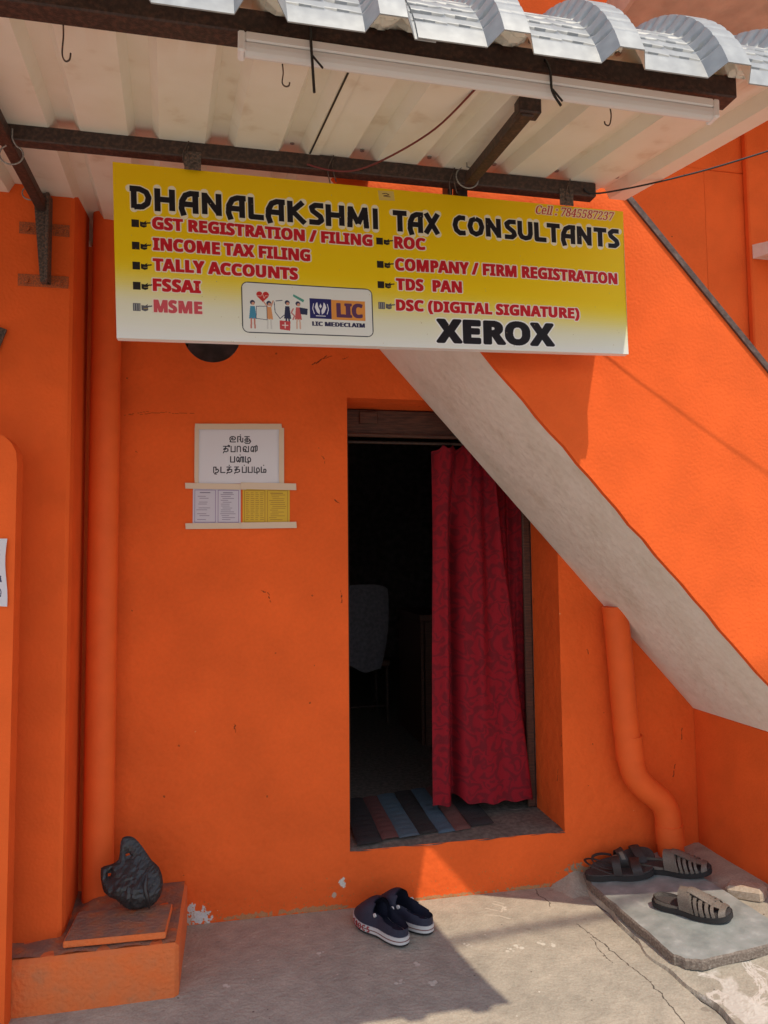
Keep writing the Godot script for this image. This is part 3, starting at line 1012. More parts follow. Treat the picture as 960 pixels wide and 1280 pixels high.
func make_awning() -> void:
	M.cream = cream_material()
	var a := thing("awning", "corrugated metal awning with curved silver front edge over the sign", "awning", Vector3(0, 2.4, .9))
	awning_sheet(-1.75, -0.83, -0.27, a, 0.003)
	awning_sheet(-0.86, 0.235, -0.27, a, 0.0)
	awning_sheet(0.205, 1.256, 0.765, a, 0.003)
	# dark sealing strip where the two sheets lap
	var sj := begin()
	sheet(sj, 1, 12, func(u, v):
		var z: float = lerpf(0.885, 1.46, v)
		return Vector3(roof_x(0.204 + 0.005 * u, z), roof_y(z) - 0.0015, z))
	part("sealing_strip", sj, M.black_plastic, a)
	# beams
	var st := begin()
	box(st, Vector3(-1.7, 2.338, 1.464), Vector3(1.085, 2.3865, 1.514), 0.003)
	part("front_beam", st, M.steel, a, "dark brown front beam of the awning")
	st = begin()
	box(st, Vector3(-1.7, 2.432, .84), Vector3(1.085, 2.4755, .88), 0.003)
	part("rear_beam", st, M.steel, a, "dark brown rear beam of the awning")
	# rafters
	for r in [[Vector3(.672, 2.4325, .905), Vector3(.668, 2.372, 1.34)], [Vector3(-.615, 2.496, .37), Vector3(-.545, 2.372, 1.462)]]:
		st = begin()
		var d: Vector3 = (r[1] - r[0]).normalized()
		var sd := d.cross(Vector3.UP).normalized()
		var up := sd.cross(d)
		var c: Vector3 = (r[0] + r[1]) / 2
		var L: float = (r[1] - r[0]).length() / 2
		box(st, c - Vector3(.016, .016, L), c + Vector3(.016, .016, L), 0.003, Basis(sd, up, -d))
		if r[0].x > 0:
			box(st, Vector3(.645, 2.362, 1.31), Vector3(.70, 2.40, 1.345), 0.003)
		part("rafter", st, M.steel, a)
	# short post behind the rear beam
	st = begin()
	box(st, Vector3(.655, 2.37, .79), Vector3(.687, 2.468, .838), 0.002)
	box(st, Vector3(.625, 2.37, .78), Vector3(.640, 2.468, .838), 0.002)
	part("stay", st, M.steel, a)
	# bracket on the pillar
	st = begin()
	prism(st, [Vector2(-.642, 2.54), Vector2(-.600, 2.54), Vector2(-.588, 2.245), Vector2(-.616, 2.245)], .345, .37)
	box(st, Vector3(-.598, 2.245, .344), Vector3(-.588, 2.535, .395), 0.002)
	var br := part("bracket", st, M.bracket, a, "tapered steel bracket bolted to the pillar")
	for y in [2.432, 2.257]:
		st = begin()
		box(st, Vector3(-.69, y - .02, .3415), Vector3(-.535, y + .02, .3435), 0.0008)
		part("fixing_plate", st, M.painted_plate, br)
		for x in [-.665, -.56]:
			st = begin()
			tube(st, [Vector3(x, y - .004, .343), Vector3(x, y - .004, .352)], .009, 8)
			part("bolt", st, M.painted_plate, br)
	# roofing screws on the crests of the curved front
	for k in [0, 1, 2, 3, 4, 5]:
		var x: float = (k + 0.8) * PITCH
		if x > 1.2:
			continue
		for zz in [1.49, 0.87]:
			st = begin()
			var px := roof_x(x, zz)
			tube(st, [Vector3(px, roof_y(zz) + .030, zz), Vector3(px, roof_y(zz) + .040, zz)], .007, 6)
			part("screw", st, M.galvanized, a)

# ------------------------------------------------------------------ signboard
func sign_picture() -> Image:
	var w := 2000
	var h := 640
	var img := Image.create(w, h, false, Image.FORMAT_RGB8)
	var yel := lin(0.80, 0.50, 0.002)
	var bright := lin(0.80, 0.55, 0.004)
	var pale := lin(0.71, 0.70, 0.55)
	var white := lin(0.72, 0.74, 0.74)
	for x in w:
		var slant := x * 0.035
		for seg in 80:
			var y := seg * 8
			var t := clampf((y - 322.0 - slant) / 200.0, 0, 1)
			var c := yel.lerp(bright, clampf(y / 300.0, 0, 1))
			c = c.lerp(pale, smoothstep(0, 1, t)).lerp(white, smoothstep(500 + slant, 660, y))
			img.fill_rect(Rect2i(x, y, 1, 8), c)
	var ink := lin(0.012, 0.010, 0.014)
	var red := lin(0.50, 0.012, 0.022)
	var rim := lin(0.75, 0.68, 0.52)
	heading(img, "DHANALAKSHMI", Rect2(60, 84, 905, 84), ink, rim)
	heading(img, "TAX", Rect2(1024, 86, 180, 84), ink, rim)
	heading(img, "CONSULTANTS", Rect2(1262, 84, 712, 82), ink, rim)
	var lines := [["GST REGISTRATION / FILING", 133, 193, 806, 44, red], ["INCOME TAX FILING", 134, 270, 564, 44, red], ["TALLY ACCOUNTS", 132, 346, 517, 44, red], ["FSSAI", 130, 420, 164, 44, red], ["MSME", 131, 497, 166, 44, lin(0.54, 0.08, 0.10)], ["ROC", 1028, 192, 120, 46, red], ["COMPANY / FIRM REGISTRATION", 1029, 281, 934, 48, red], ["TDS  PAN", 1030, 362, 260, 46, red], ["DSC (DIGITAL SIGNATURE)", 1027, 448, 759, 52, red]]
	for l in lines:
		write(img, l[0], Rect2(l[1], l[2], l[3], l[4]), l[5], "Droid Sans", 700, lin(0.74, 0.66, 0.56), 4.5, 2.2)
	write(img, "XEROX", Rect2(1188, 522, 482, 90), ink, "Droid Sans", 700, lin(0.76, 0.76, 0.76), 5.0, 6.0)
	write(img, "Cell : 7845587237", Rect2(1612, 6, 338, 40), lin(0.45, 0.02, 0.03), "Droid Serif", 400, lin(0.72, 0.55, 0.34), 4.0, 0.2, 10.0)
	for q in [[60, 207], [60, 289], [60, 362], [60, 435], [58, 512], [956, 201], [956, 295], [956, 377], [956, 461]]:
		var o := Vector2(q[0], q[1])
		var faded: bool = q[1] > 455
		var cuff := lin(0.02, 0.016, 0.016) if not faded else lin(0.10, 0.10, 0.12)
		fill(img, [o, o + Vector2(26, 0), o + Vector2(26, 28), o + Vector2(0, 28)], cuff)
		if faded:
			for k in 3:
				img.fill_rect(Rect2i(q[0] + 4 + k * 8, q[1] + 2, 2, 24), lin(0.4, 0.4, 0.38))
		fill(img, [o + Vector2(29, 6), o + Vector2(42, 8), o + Vector2(52, 2), o + Vector2(50, 8), o + Vector2(66, 6), o + Vector2(66, 11), o + Vector2(52, 13), o + Vector2(52, 24), o + Vector2(42, 28), o + Vector2(29, 24)], cuff)
		stroke(img, [o + Vector2(38, 18), o + Vector2(50, 18)], 1.6, lin(0.4, 0.3, 0.08))
	# rounded frame with the small picture and the blue and orange emblem
	var bx := Rect2(442, 412, 490, 190)
	var ring := []
	for cnr in [[bx.end.x - 22, bx.position.y + 22, -PI / 2], [bx.end.x - 22, bx.end.y - 22, 0.0], [bx.position.x + 22, bx.end.y - 22, PI / 2], [bx.position.x + 22, bx.position.y + 22, PI]]:
		for k in 7:
			var an: float = cnr[2] + PI / 2 * k / 6
			ring.append(Vector2(cnr[0] + cos(an) * 22, cnr[1] + sin(an) * 22))
	fill(img, ring, lin(0.68, 0.69, 0.66))
	stroke(img, ring + [ring[0]], 3.2, lin(0.05, 0.05, 0.06))
	small_picture(img)
	img.fill_rect(Rect2i(692, 460, 82, 78), lin(0.022, 0.022, 0.12))
	img.fill_rect(Rect2i(774, 462, 130, 78), lin(0.66, 0.27, 0.06))
	var hand := lin(0.7, 0.7, 0.75)
	for s in [-1.0, 1.0]:
		fill(img, [Vector2(733 + s * 4, 522), Vector2(733 + s * 14, 514), Vector2(733 + s * 22, 494), Vector2(733 + s * 17, 478), Vector2(733 + s * 12, 474), Vector2(733 + s * 9, 492), Vector2(733 + s * 3, 506)], hand)
		stroke(img, [Vector2(733 + s * 26, 480), Vector2(733 + s * 30, 500), Vector2(733 + s * 24, 520)], 3, hand)
	fill(img, [Vector2(733, 478), Vector2(738, 490), Vector2(733, 498), Vector2(728, 490)], hand)
	stroke(img, [Vector2(715, 528), Vector2(751, 528)], 3, hand)
	write(img, "LIC", Rect2(796, 474, 96, 54), lin(0.10, 0.04, 0.10), "Droid Sans", 700, Color.TRANSPARENT, 0, 2.6)
	write(img, "LIC MEDECLAIM", Rect2(700, 550, 200, 17), lin(0.03, 0.03, 0.08), "Droid Sans", 700, Color.TRANSPARENT, 0, 0.8)
	# torn sticker at the top
	fill(img, [Vector2(968, 10), Vector2(1030, 8), Vector2(1034, 46), Vector2(972, 48)], lin(0.62, 0.45, 0.12))
	stroke(img, [Vector2(985, 22), Vector2(1000, 18), Vector2(1012, 24), Vector2(990, 30), Vector2(1016, 32)], 3, lin(0.1, 0.05, 0.03))
	# dust specks
	var rng := RandomNumberGenerator.new()
	rng.seed = 5
	for k in 160:
		disc(img, Vector2(rng.randf() * w, rng.randf() * h), rng.randf_range(0.7, 1.8), lin(0.45, 0.36, 0.2))
	return img

func small_picture(img: Image) -> void:
	var skin := lin(0.55, 0.28, 0.2)
	var navy := lin(0.03, 0.035, 0.08)
	var heart := []
	for k in 32:
		var t := TAU * k / 32
		heart.append(Vector2(518 + 1.45 * 16 * pow(sin(t), 3), 462 - 1.45 * (13 * cos(t) - 5 * cos(2 * t) - 2 * cos(3 * t) - cos(4 * t))))
	fill(img, heart, lin(0.48, 0.03, 0.03))
	stroke(img, [Vector2(498, 462), Vector2(512, 462), Vector2(517, 452), Vector2(523, 470), Vector2(528, 460), Vector2(538, 460)], 2, lin(0.7, 0.5, 0.45))
	var figure := func(x: float, top: float, coat: Color, legs: Color, wide: float) -> void:
		disc(img, Vector2(x, top + 10), 9, navy)
		disc(img, Vector2(x + 2, top + 14), 6, skin)
		fill(img, [Vector2(x - wide * .6, top + 24), Vector2(x + wide * .6, top + 24), Vector2(x + wide, top + 72), Vector2(x - wide, top + 72)], coat)
		stroke(img, [Vector2(x - wide * .4, top + 72), Vector2(x - wide * .5, top + 106)], 6, legs)
		stroke(img, [Vector2(x + wide * .4, top + 72), Vector2(x + wide * .5, top + 106)], 6, legs)
	figure.call(480.0, 478.0, lin(0.06, 0.24, 0.38), lin(0.5, 0.2, 0.16), 14.0)
	figure.call(540.0, 478.0, lin(0.62, 0.28, 0.12), lin(0.55, 0.55, 0.53), 14.0)
	figure.call(608.0, 472.0, navy, navy, 13.0)
	figure.call(648.0, 474.0, lin(0.5, 0.1, 0.1), lin(0.6, 0.4, 0.32), 13.0)
	stroke(img, [Vector2(534, 500), Vector2(522, 484)], 5, skin)
	stroke(img, [Vector2(548, 500), Vector2(556, 478)], 5, skin)
	fill(img, [Vector2(494, 502), Vector2(532, 500), Vector2(532, 552), Vector2(492, 548)], lin(0.66, 0.68, 0.66))
	stroke(img, [Vector2(494, 502), Vector2(532, 500), Vector2(532, 552), Vector2(492, 548), Vector2(494, 502)], 2, navy)
	stroke(img, [Vector2(560, 482), Vector2(562, 520), Vector2(580, 545), Vector2(596, 530)], 2.4, navy)
	stroke(img, [Vector2(566, 478), Vector2(590, 474)], 3, navy)
	fill(img, [Vector2(632, 448), Vector2(672, 468), Vector2(668, 478), Vector2(630, 456)], lin(0.08, 0.30, 0.24))
	fill(img, [Vector2(654, 498), Vector2(684, 502), Vector2(682, 526), Vector2(656, 524)], navy)
	fill(img, [Vector2(578, 552), Vector2(618, 554), Vector2(616, 590), Vector2(578, 586)], lin(0.5, 0.06, 0.07))
	stroke(img, [Vector2(598, 560), Vector2(598, 580)], 4, lin(0.7, 0.6, 0.58))
	stroke(img, [Vector2(588, 570), Vector2(608, 570)], 4, lin(0.7, 0.6, 0.58))
	stroke(img, [Vector2(630, 505), Vector2(622, 520), Vector2(634, 532), Vector2(628, 546)], 5, lin(0.5, 0.2, 0.2))

func make_signboard() -> void:
	var s := thing("signboard", "long yellow and white shop signboard listing tax services under the awning", "sign", Vector3(.43, 2.16, .87))
	var TL := Vector3(-.318, 2.400, .872)
	var TR := Vector3(1.176, 2.396, .872)
	var BR := Vector3(1.179, 1.949, .872)
	var BL := Vector3(-.301, 1.921, .872)
	var at := func(u: float, v: float, z: float) -> Vector3:
		var p := TL.lerp(TR, u).lerp(BL.lerp(BR, u), v)
		p.z = z + 0.0035 * sin(u * PI * 3.2 + 0.6) * sin(v * PI) - 0.002 * sin(u * PI)
		return p
	var st := begin()
	sheet(st, 48, 12, func(u, v): return at.call(u, v, .874), func(u, v): return Vector2(u, v))
	var m := mapped(sign_picture(), 0.5)
	m.metallic_specular = 0.3
	part("printed_sheet", st, m, s, "yellow and white printed sheet with black heading and red service lines")
	st = begin()
	st.set_smooth_group(-1)
	for k in 24:
		var u0 := k / 24.0
		var u1 := (k + 1) / 24.0
		quad(st, at.call(u0, 0.0, .8735), at.call(u1, 0.0, .8735), at.call(u1, 0.0, .850), at.call(u0, 0.0, .850))
		quad(st, at.call(u0, 1.0, .8735), at.call(u0, 1.0, .850), at.call(u1, 1.0, .850), at.call(u1, 1.0, .8735))
	quad(st, at.call(0, 0, .8735), at.call(0, 0, .85), at.call(0, 1, .85), at.call(0, 1, .8735))
	quad(st, at.call(1, 0, .8735), at.call(1, 1, .8735), at.call(1, 1, .85), at.call(1, 0, .85))
	quad(st, at.call(0, 0, .85), at.call(1, 0, .85), at.call(1, 1, .85), at.call(0, 1, .85))
	part("back", st, M.white_plastic, s)
	for x in [-.110, .985]:
		st = begin()
		box(st, Vector3(x - .022, 2.394, .881), Vector3(x + .022, 2.445, .8835), 0.0008)
		tube(st, [Vector3(x, 2.414, .8835), Vector3(x, 2.414, .889)], .006, 6)
		part("hanger_plate", st, M.bracket, s)
	# wire ties over the rear beam
	for x in [-.128, .268, .625, .99]:
		st = begin()
		tube(st, smooth_path([Vector3(x, 2.40, .868), Vector3(x - .008, 2.43, .884), Vector3(x + .006, 2.47, .885), Vector3(x + .012, 2.482, .87), Vector3(x + .004, 2.44, .886), Vector3(x + .016, 2.402, .876)]), .0018, 5)
		part("tie_wire", st, M.bracket, s)

# ------------------------------------------------------------------ hung things
func make_hanging_things() -> void:
	var t := thing("tube_light", "long white unlit tube light tied under the front beam of the awning", "lamp", Vector3(.51, 2.29, 1.50))
	var L := Vector3(.006, 2.3025, 1.522)
	var R := Vector3(1.022, 2.2905, 1.522)
	var d := (R - L).normalized()
	var b := Basis(d, d.cross(Vector3.BACK).normalized() * -1.0, Vector3.BACK)
	var c := (L + R) / 2
	var half := (R - L).length() / 2
	var st := begin()
	box(st, c + Vector3(-half + .014, .002, -.018), c + Vector3(half - .014, .0215, .016), 0.003, b)
	part("housing", st, M.white_plastic, t)
	st = begin()
	var prof := []
	for k in 9:
		var a := PI * k / 8
		prof.append(Vector2(cos(a) * .014, -.0 - sin(a) * .021))
	prism(st, prof, -half + .014, half - .014, Transform3D(Basis(Vector3.BACK, b.y, d), c))
	part("diffuser", st, plain(lin(.72, .72, .70), .35), t)
	for e in [-1.0, 1.0]:
		st = begin()
		var ec: Vector3 = c + d * e * (half - .007)
		box(st, ec + Vector3(-.007, -.0195, -.018), ec + Vector3(.007, .0217, .0165), 0.004, b)
		part("end_cap", st, M.white_plastic, t)
	for x in [[.144, .062, .004], [.632, .022, .018]]:
		st = begin()
		var y: float = lerpf(L.y, R.y, (x[0] - L.x) / (R.x - L.x))
		tube(st, smooth_path([Vector3(x[0], 2.392, 1.48), Vector3(x[0], 2.36, 1.517), Vector3(x[0] - .002, y + .02, 1.542), Vector3(x[0], y - .018, 1.544), Vector3(x[0] + x[2], y - .026 - x[1], 1.545)]), .0028, 6)
		if x[1] > 0.0:
			tube(st, [Vector3(x[0], y - .016, 1.546), Vector3(x[0] + .02, y - .04, 1.548)], .0022, 5)
		part("cable_tie", st, M.black_plastic, t)
	# hooks under the sheet
	var hooks := [[Vector3(-.331, 2.40, 1.398), .087, "thin straight wire hook hanging below the awning sheet left of the lamp", 0.0], [Vector3(.102, 2.409, 1.333), .05, "short wire hook hanging below the awning between lamp and cable tie", 1.0], [Vector3(.885, 2.411, 1.323), .046, "short curled wire hook hanging below the awning near the lamp end", -1.0]]
	for h in hooks:
		var p: Vector3 = h[0]
		var n: float = h[1]
		var s: float = -1.0 if h[3] < 0 else 1.0
		st = begin()
		tube(st, smooth_path([p + Vector3(0, .004, 0), p + Vector3(.002, -n * .4, .002), p + Vector3(0, -n * .82, 0), p + Vector3(s * .006, -n, .002), p + Vector3(s * .014, -n * .96, .002), p + Vector3(s * .016, -n * .80, .002)]), .0017, 6)
		solo("wire_hook", st, M.bracket, h[2], "hook", "hooks under the awning")
	# open rings
	var ring := func(top: Vector3, drop: float, rad: float, label: String) -> void:
		var s2 := begin()
		var pts := [top + Vector3(0, .012, 0), top, top + Vector3(.001, -drop * .5, 0)]
		for k in 15:
			var a := -PI * .5 + PI * .12 + (TAU * .86) * k / 14.0
			pts.append(top + Vector3(0, -drop - rad, .002) + Vector3(sin(a + PI * .5) * rad, cos(a + PI * .5) * rad, .004 * sin(a)))
		tube(s2, smooth_path(pts, 3), .0021, 6)
		solo("wire_ring", s2, M.galvanized, label, "ring", "wire rings on the awning frame")
	ring.call(Vector3(-.556, 2.43, .912), .03, .028, "open wire ring hanging where the slanting rafter crosses the rear beam")
	ring.call(Vector3(-.632, 2.535, .44), .008, .024, "open wire ring hanging at the top of the pillar bracket")
	ring.call(Vector3(.655, 2.455, .93), .0, .033, "open wire ring hanging from the straight rafter beside the rear beam")
	# wires
	st = begin()
	tube(st, smooth_path([Vector3(.545, 2.412, 1.33), Vector3(.50, 2.42, 1.15), Vector3(.42, 2.425, 1.0), Vector3(.34, 2.425, .91), Vector3(.27, 2.428, .888), Vector3(.20, 2.44, .886)]), .0026, 6)
	solo("twisted_wire", st, M.red_wire, "dark red twisted wire drooping under the awning sheet to the rear beam", "wire")
	st = begin()
	tube(st, smooth_path([Vector3(1.04, 2.452, .885), Vector3(1.09, 2.438, .89), Vector3(1.30, 2.468, .965), Vector3(1.54, 2.522, 1.06), Vector3(2.2, 2.70, 1.32), Vector3(4.2, 3.3, 2.1), Vector3(8.0, 4.6, 3.6)]), .0026, 6)
	solo("service_wire", st, M.black_plastic, "thin black wire stretched from the end of the rear beam to the right", "wire")
	# street cable overhead, out of view: it throws the soft stripe across the pavement
	st = begin()
	var lift := func(p: Vector3, h2: float) -> Vector3: return p - SUN * h2
	tube(st, [lift.call(Vector3(-8, 0, .95), 8.4), lift.call(Vector3(.74, 0, .325), 7.6), lift.call(Vector3(1.244, 0, .277), 7.6), lift.call(Vector3(9, 0, -.3), 8.4)], .022, 8)
	solo("street_cable", st, M.black_plastic, "black street cable strung high across the front, casting a soft stripe", "cable")

# ------------------------------------------------------------------ papers on the wall
func make_notices() -> void:
	var tape := plain(lin(.62, .47, .33), .35)
	var n := thing("paper_notice", "white paper notice with black Tamil lettering taped to the orange wall", "notice", Vector3(.02, 1.74, 0))
	var img := Image.create(660, 460, false, Image.FORMAT_RGB8)
	img.fill(lin(.66, .65, .68))
	var ink := lin(.02, .02, .03)
	tamil(img, ["i", "ng.", "ku"], 340, 78, 4.4, ink)
	tamil(img, ["thii", "p", "aa", "v", "lli"], 342, 158, 4.4, ink)
	tamil(img, ["p", "nn.", "tu"], 345, 242, 4.4, ink)
	tamil(img, ["n", "t", "th.", "th", "p.", "p", "tu", "m."], 342, 326, 4.4, ink)
	var st := begin()
	sheet(st, 16, 12, func(u, v): return Vector3(lerpf(-.135, .186, u), lerpf(1.848, 1.628, v) + .006 * u, .0025 + .0035 * pow(sin(u * PI), 2.0) * sin(v * PI) + .006 * smoothstep(.8, 1.0, v) * smoothstep(.45, .6, u) * (1 - smoothstep(.75, .95, u))), func(u, v): return Vector2(u, v))
	part("sheet", st, mapped(img, .75), n)
	var strip := func(parent: Node3D, a: Vector2, b: Vector2, w: float, z: float) -> void:
		var s := begin()
		var d := (b - a).normalized().orthogonal() * w / 2
		sheet(s, 10, 1, func(u, v):
			var p: Vector2 = a.lerp(b, u) + d * (v * 2 - 1) + Vector2(.004 * sin(v * 9.0) if u == 0.0 or u == 1.0 else 0.0, 0)
			return Vector3(p.x, p.y, z + .001 * sin(u * 12.0)))
		part("tape", s, tape, parent)
	strip.call(n, Vector2(-.137, 1.848), Vector2(.186, 1.857), .022, .0075)
	strip.call(n, Vector2(-.136, 1.86), Vector2(-.136, 1.632), .016, .0062)
	strip.call(n, Vector2(.186, 1.852), Vector2(.186, 1.632), .02, .0062)
	var bills := [["white", -.149, .030, lin(.55, .52, .58), lin(.30, .22, .36), lin(.16, .13, .2), "white printed bill of two framed columns taped below the notice"], ["yellow", .037, .218, lin(.62, .40, .03), lin(.42, .22, .02), lin(.30, .15, .02), "yellow printed bill of two framed columns taped below the notice"]]
	var rng := RandomNumberGenerator.new()
	rng.seed = 31
	var kept: Node3D = null
	for b in bills:
		var pic := Image.create(400, 300, false, Image.FORMAT_RGB8)
		pic.fill(b[3])
		for half in 2:
			var x0 := 16 + half * 194
			stroke(pic, [Vector2(x0, 18), Vector2(x0 + 172, 18), Vector2(x0 + 172, 284), Vector2(x0, 284), Vector2(x0, 18)], 6, b[4])
			for row in 15:
				var yy := 36 + row * 16
				if b[0] == "white" and half == 0 and row % 3 == 1:
					continue
				var xx := x0 + 14 + (rng.randi() % 30)
				if b[0] == "yellow" and half == 0:
					for col in 4:
						img_bar(pic, x0 + 12 + col * 40, yy, rng.randi_range(20, 32), b[5], 4)
				else:
					img_bar(pic, xx, yy, rng.randi_range(60, 160 - (xx - x0)), b[5], 7 if row == 0 else 4)
		var o := thing("printed_bill", b[6], "notice", Vector3((b[1] + b[2]) / 2, 1.54, 0), "bills taped below the notice")
		kept = o
		st = begin()
		sheet(st, 8, 6, func(u, v): return Vector3(lerpf(b[1], b[2], u), lerpf(1.613, 1.474, v), .0022 + .003 * sin(u * PI) * sin(v * PI)), func(u, v): return Vector2(u, v))
		part("sheet", st, mapped(pic, .7), o)
		if b[0] == "white":
			strip.call(o, Vector2(-.178, 1.620), Vector2(.05, 1.618), .022, .0078)
			strip.call(o, Vector2(-.176, 1.466), Vector2(.04, 1.468), .022, .0078)
		else:
			strip.call(o, Vector2(.03, 1.622), Vector2(.242, 1.620), .026, .0098)
			strip.call(o, Vector2(.03, 1.468), Vector2(.243, 1.471), .024, .0098)

func img_bar(img: Image, x: int, y: int, w: int, c: Color, h: int) -> void:
	img.fill_rect(Rect2i(x, y, maxi(4, w), h), c)

# ------------------------------------------------------------------ doorway
func curtain_material() -> StandardMaterial3D:
	var w := 768
	var h := 1024
	var warp := noise(FastNoiseLite.TYPE_SIMPLEX_SMOOTH, 0.011, 2, 91)
	var data := PackedByteArray()
	data.resize(w * h * 3)
	var base := lin(.27, .015, .024)
	var fig := lin(.17, .016, .023)
	var weave := noise(FastNoiseLite.TYPE_SIMPLEX_SMOOTH, 0.3, 2, 92).get_image(w, h).get_data()
	for y in h:
		for x in w:
			var a := warp.get_noise_2d(x, y)
			var b := warp.get_noise_2d(x + 431, y + 97)
			# curling leaves: bands that follow warped spirals in a half-drop repeat
			var cx := fposmod(x + (66.0 if int(y / 118.0) % 2 == 1 else 0.0) + a * 42, 132.0) - 66.0
			var cy := fposmod(y + b * 42, 118.0) - 59.0
			var r := sqrt(cx * cx + cy * cy)
			var sp := sin(atan2(cy, cx) * 2.0 + r * 0.12 + a * 3.0)
			var c := base
			c = c.lerp(fig, smoothstep(-0.35, 0.9, sp) * smoothstep(4.0, 26.0, r))
			var s := 0.94 + 0.12 * weave[y * w + x] / 255.0
			var i := (y * w + x) * 3
			data[i] = int(clampf(c.r * s, 0, 1) * 255)
			data[i + 1] = int(clampf(c.g * s, 0, 1) * 255)
			data[i + 2] = int(clampf(c.b * s, 0, 1) * 255)
	var m := mapped(Image.create_from_data(w, h, false, Image.FORMAT_RGB8, data), .7)
	m.metallic_specular = 0.15
	return m

func make_doorway_things() -> void:
	var c := thing("door_curtain", "red patterned curtain hanging in folds at the side of the doorway", "curtain", Vector3(1.08, .28, -.25))
	var st := begin()
	var cloth := func(u: float, v: float) -> Vector3:
		var x := lerpf(lerpf(.862, .853, v), lerpf(1.322, 1.334, v), u)
		var edge := .60 + .34 * v
		var k := smoothstep(0.0, 0.3, v)
		var z := -.245
		z -= .085 * exp(-pow((u - .20 - .03 * v) / .045, 2.0)) * k
		z += .022 * sin((u - .1) * 24.0 * (1.0 - .3 * v) + 1.0) * (1.0 - .55 * v)
		z += .010 * sin(u * 41.0 + v * 2.4) * (1.0 - v)
		z += .018 * sin(PI * clampf((u - .25) / maxf(edge - .25, .05), 0, 1)) * v
		z -= .085 * smoothstep(edge - .02, edge + .08, u)
		z += .006 * sin(u * 80.0) * smoothstep(edge, edge + .1, u)
		z += .004 * sin(v * 9.0 + u * 6.0)
		x += .006 * sin(v * 4.0 + 1.0) * (1.0 - u)
		var top := 1.842 - .018 * absf(sin(u * 30.0)) - (.03 * exp(-u * 26.0))
		var bot := .272 + .005 * sin(u * 31.0) + .016 * smoothstep(.15, .24, u) * (1.0 - smoothstep(.26, .34, u))
		return Vector3(x, lerpf(top, bot, v), z)
	sheet(st, 110, 60, cloth, func(u, v): return Vector2(u * 0.72, v * 1.55))
	part("cloth", st, curtain_material(), c)
	st = begin()
	tube(st, [Vector3(.486, 1.846, -.25), Vector3(1.337, 1.846, -.25)], .007, 10)
	part("rod", st, M.steel, c)
	# doormat woven in stripes
	var m := thing("doormat", "rag doormat in black, maroon and blue stripes on the doorstep", "doormat", Vector3(.8, .222, -.3))
	var cols := [lin(.022, .018, .018), lin(.17, .055, .045), lin(.10, .165, .21), lin(.03, .024, .022), lin(.09, .16, .22), lin(.19, .07, .055), lin(.03, .024, .024)]
	var ux := Vector3(.985, 0, -.17)
	var vx := Vector3(.03, 0, -1.0)
	var o := Vector3(.478, .2225, -.018)
	var widths := [.105, .072, .088, .085, .075, .075, .11]
	var x0 := 0.0
	for k in 7:
		st = begin()
		var wd: float = widths[k]
		var out: float = [.004, -.004, .010, -.006, .008, .006, -.004][k]
		sheet(st, 8, 40, func(u, v):
			var p: Vector3 = o + ux * (x0 + wd * u) + vx * (v * .54 - out * (1.0 - v))
			var puff := pow(sin(PI * clampf(u, 0.02, .98)), .4)
			p.y += .003 + .007 * puff * (1.0 if v > 0.0 else 0.2) + .0012 * sin(v * 190.0 + k) * puff + (.004 * sin(v * 4.0 + k))
			return p)
		part("stripe", st, matter([[0.3, cols[k] * 0.7], [0.5, cols[k]], [0.62, cols[k].lerp(Color(.6, .6, .62), .22)]], 14.0, .95, 0.06, 4.0, 0.12, 100 + k), m)
		x0 += wd

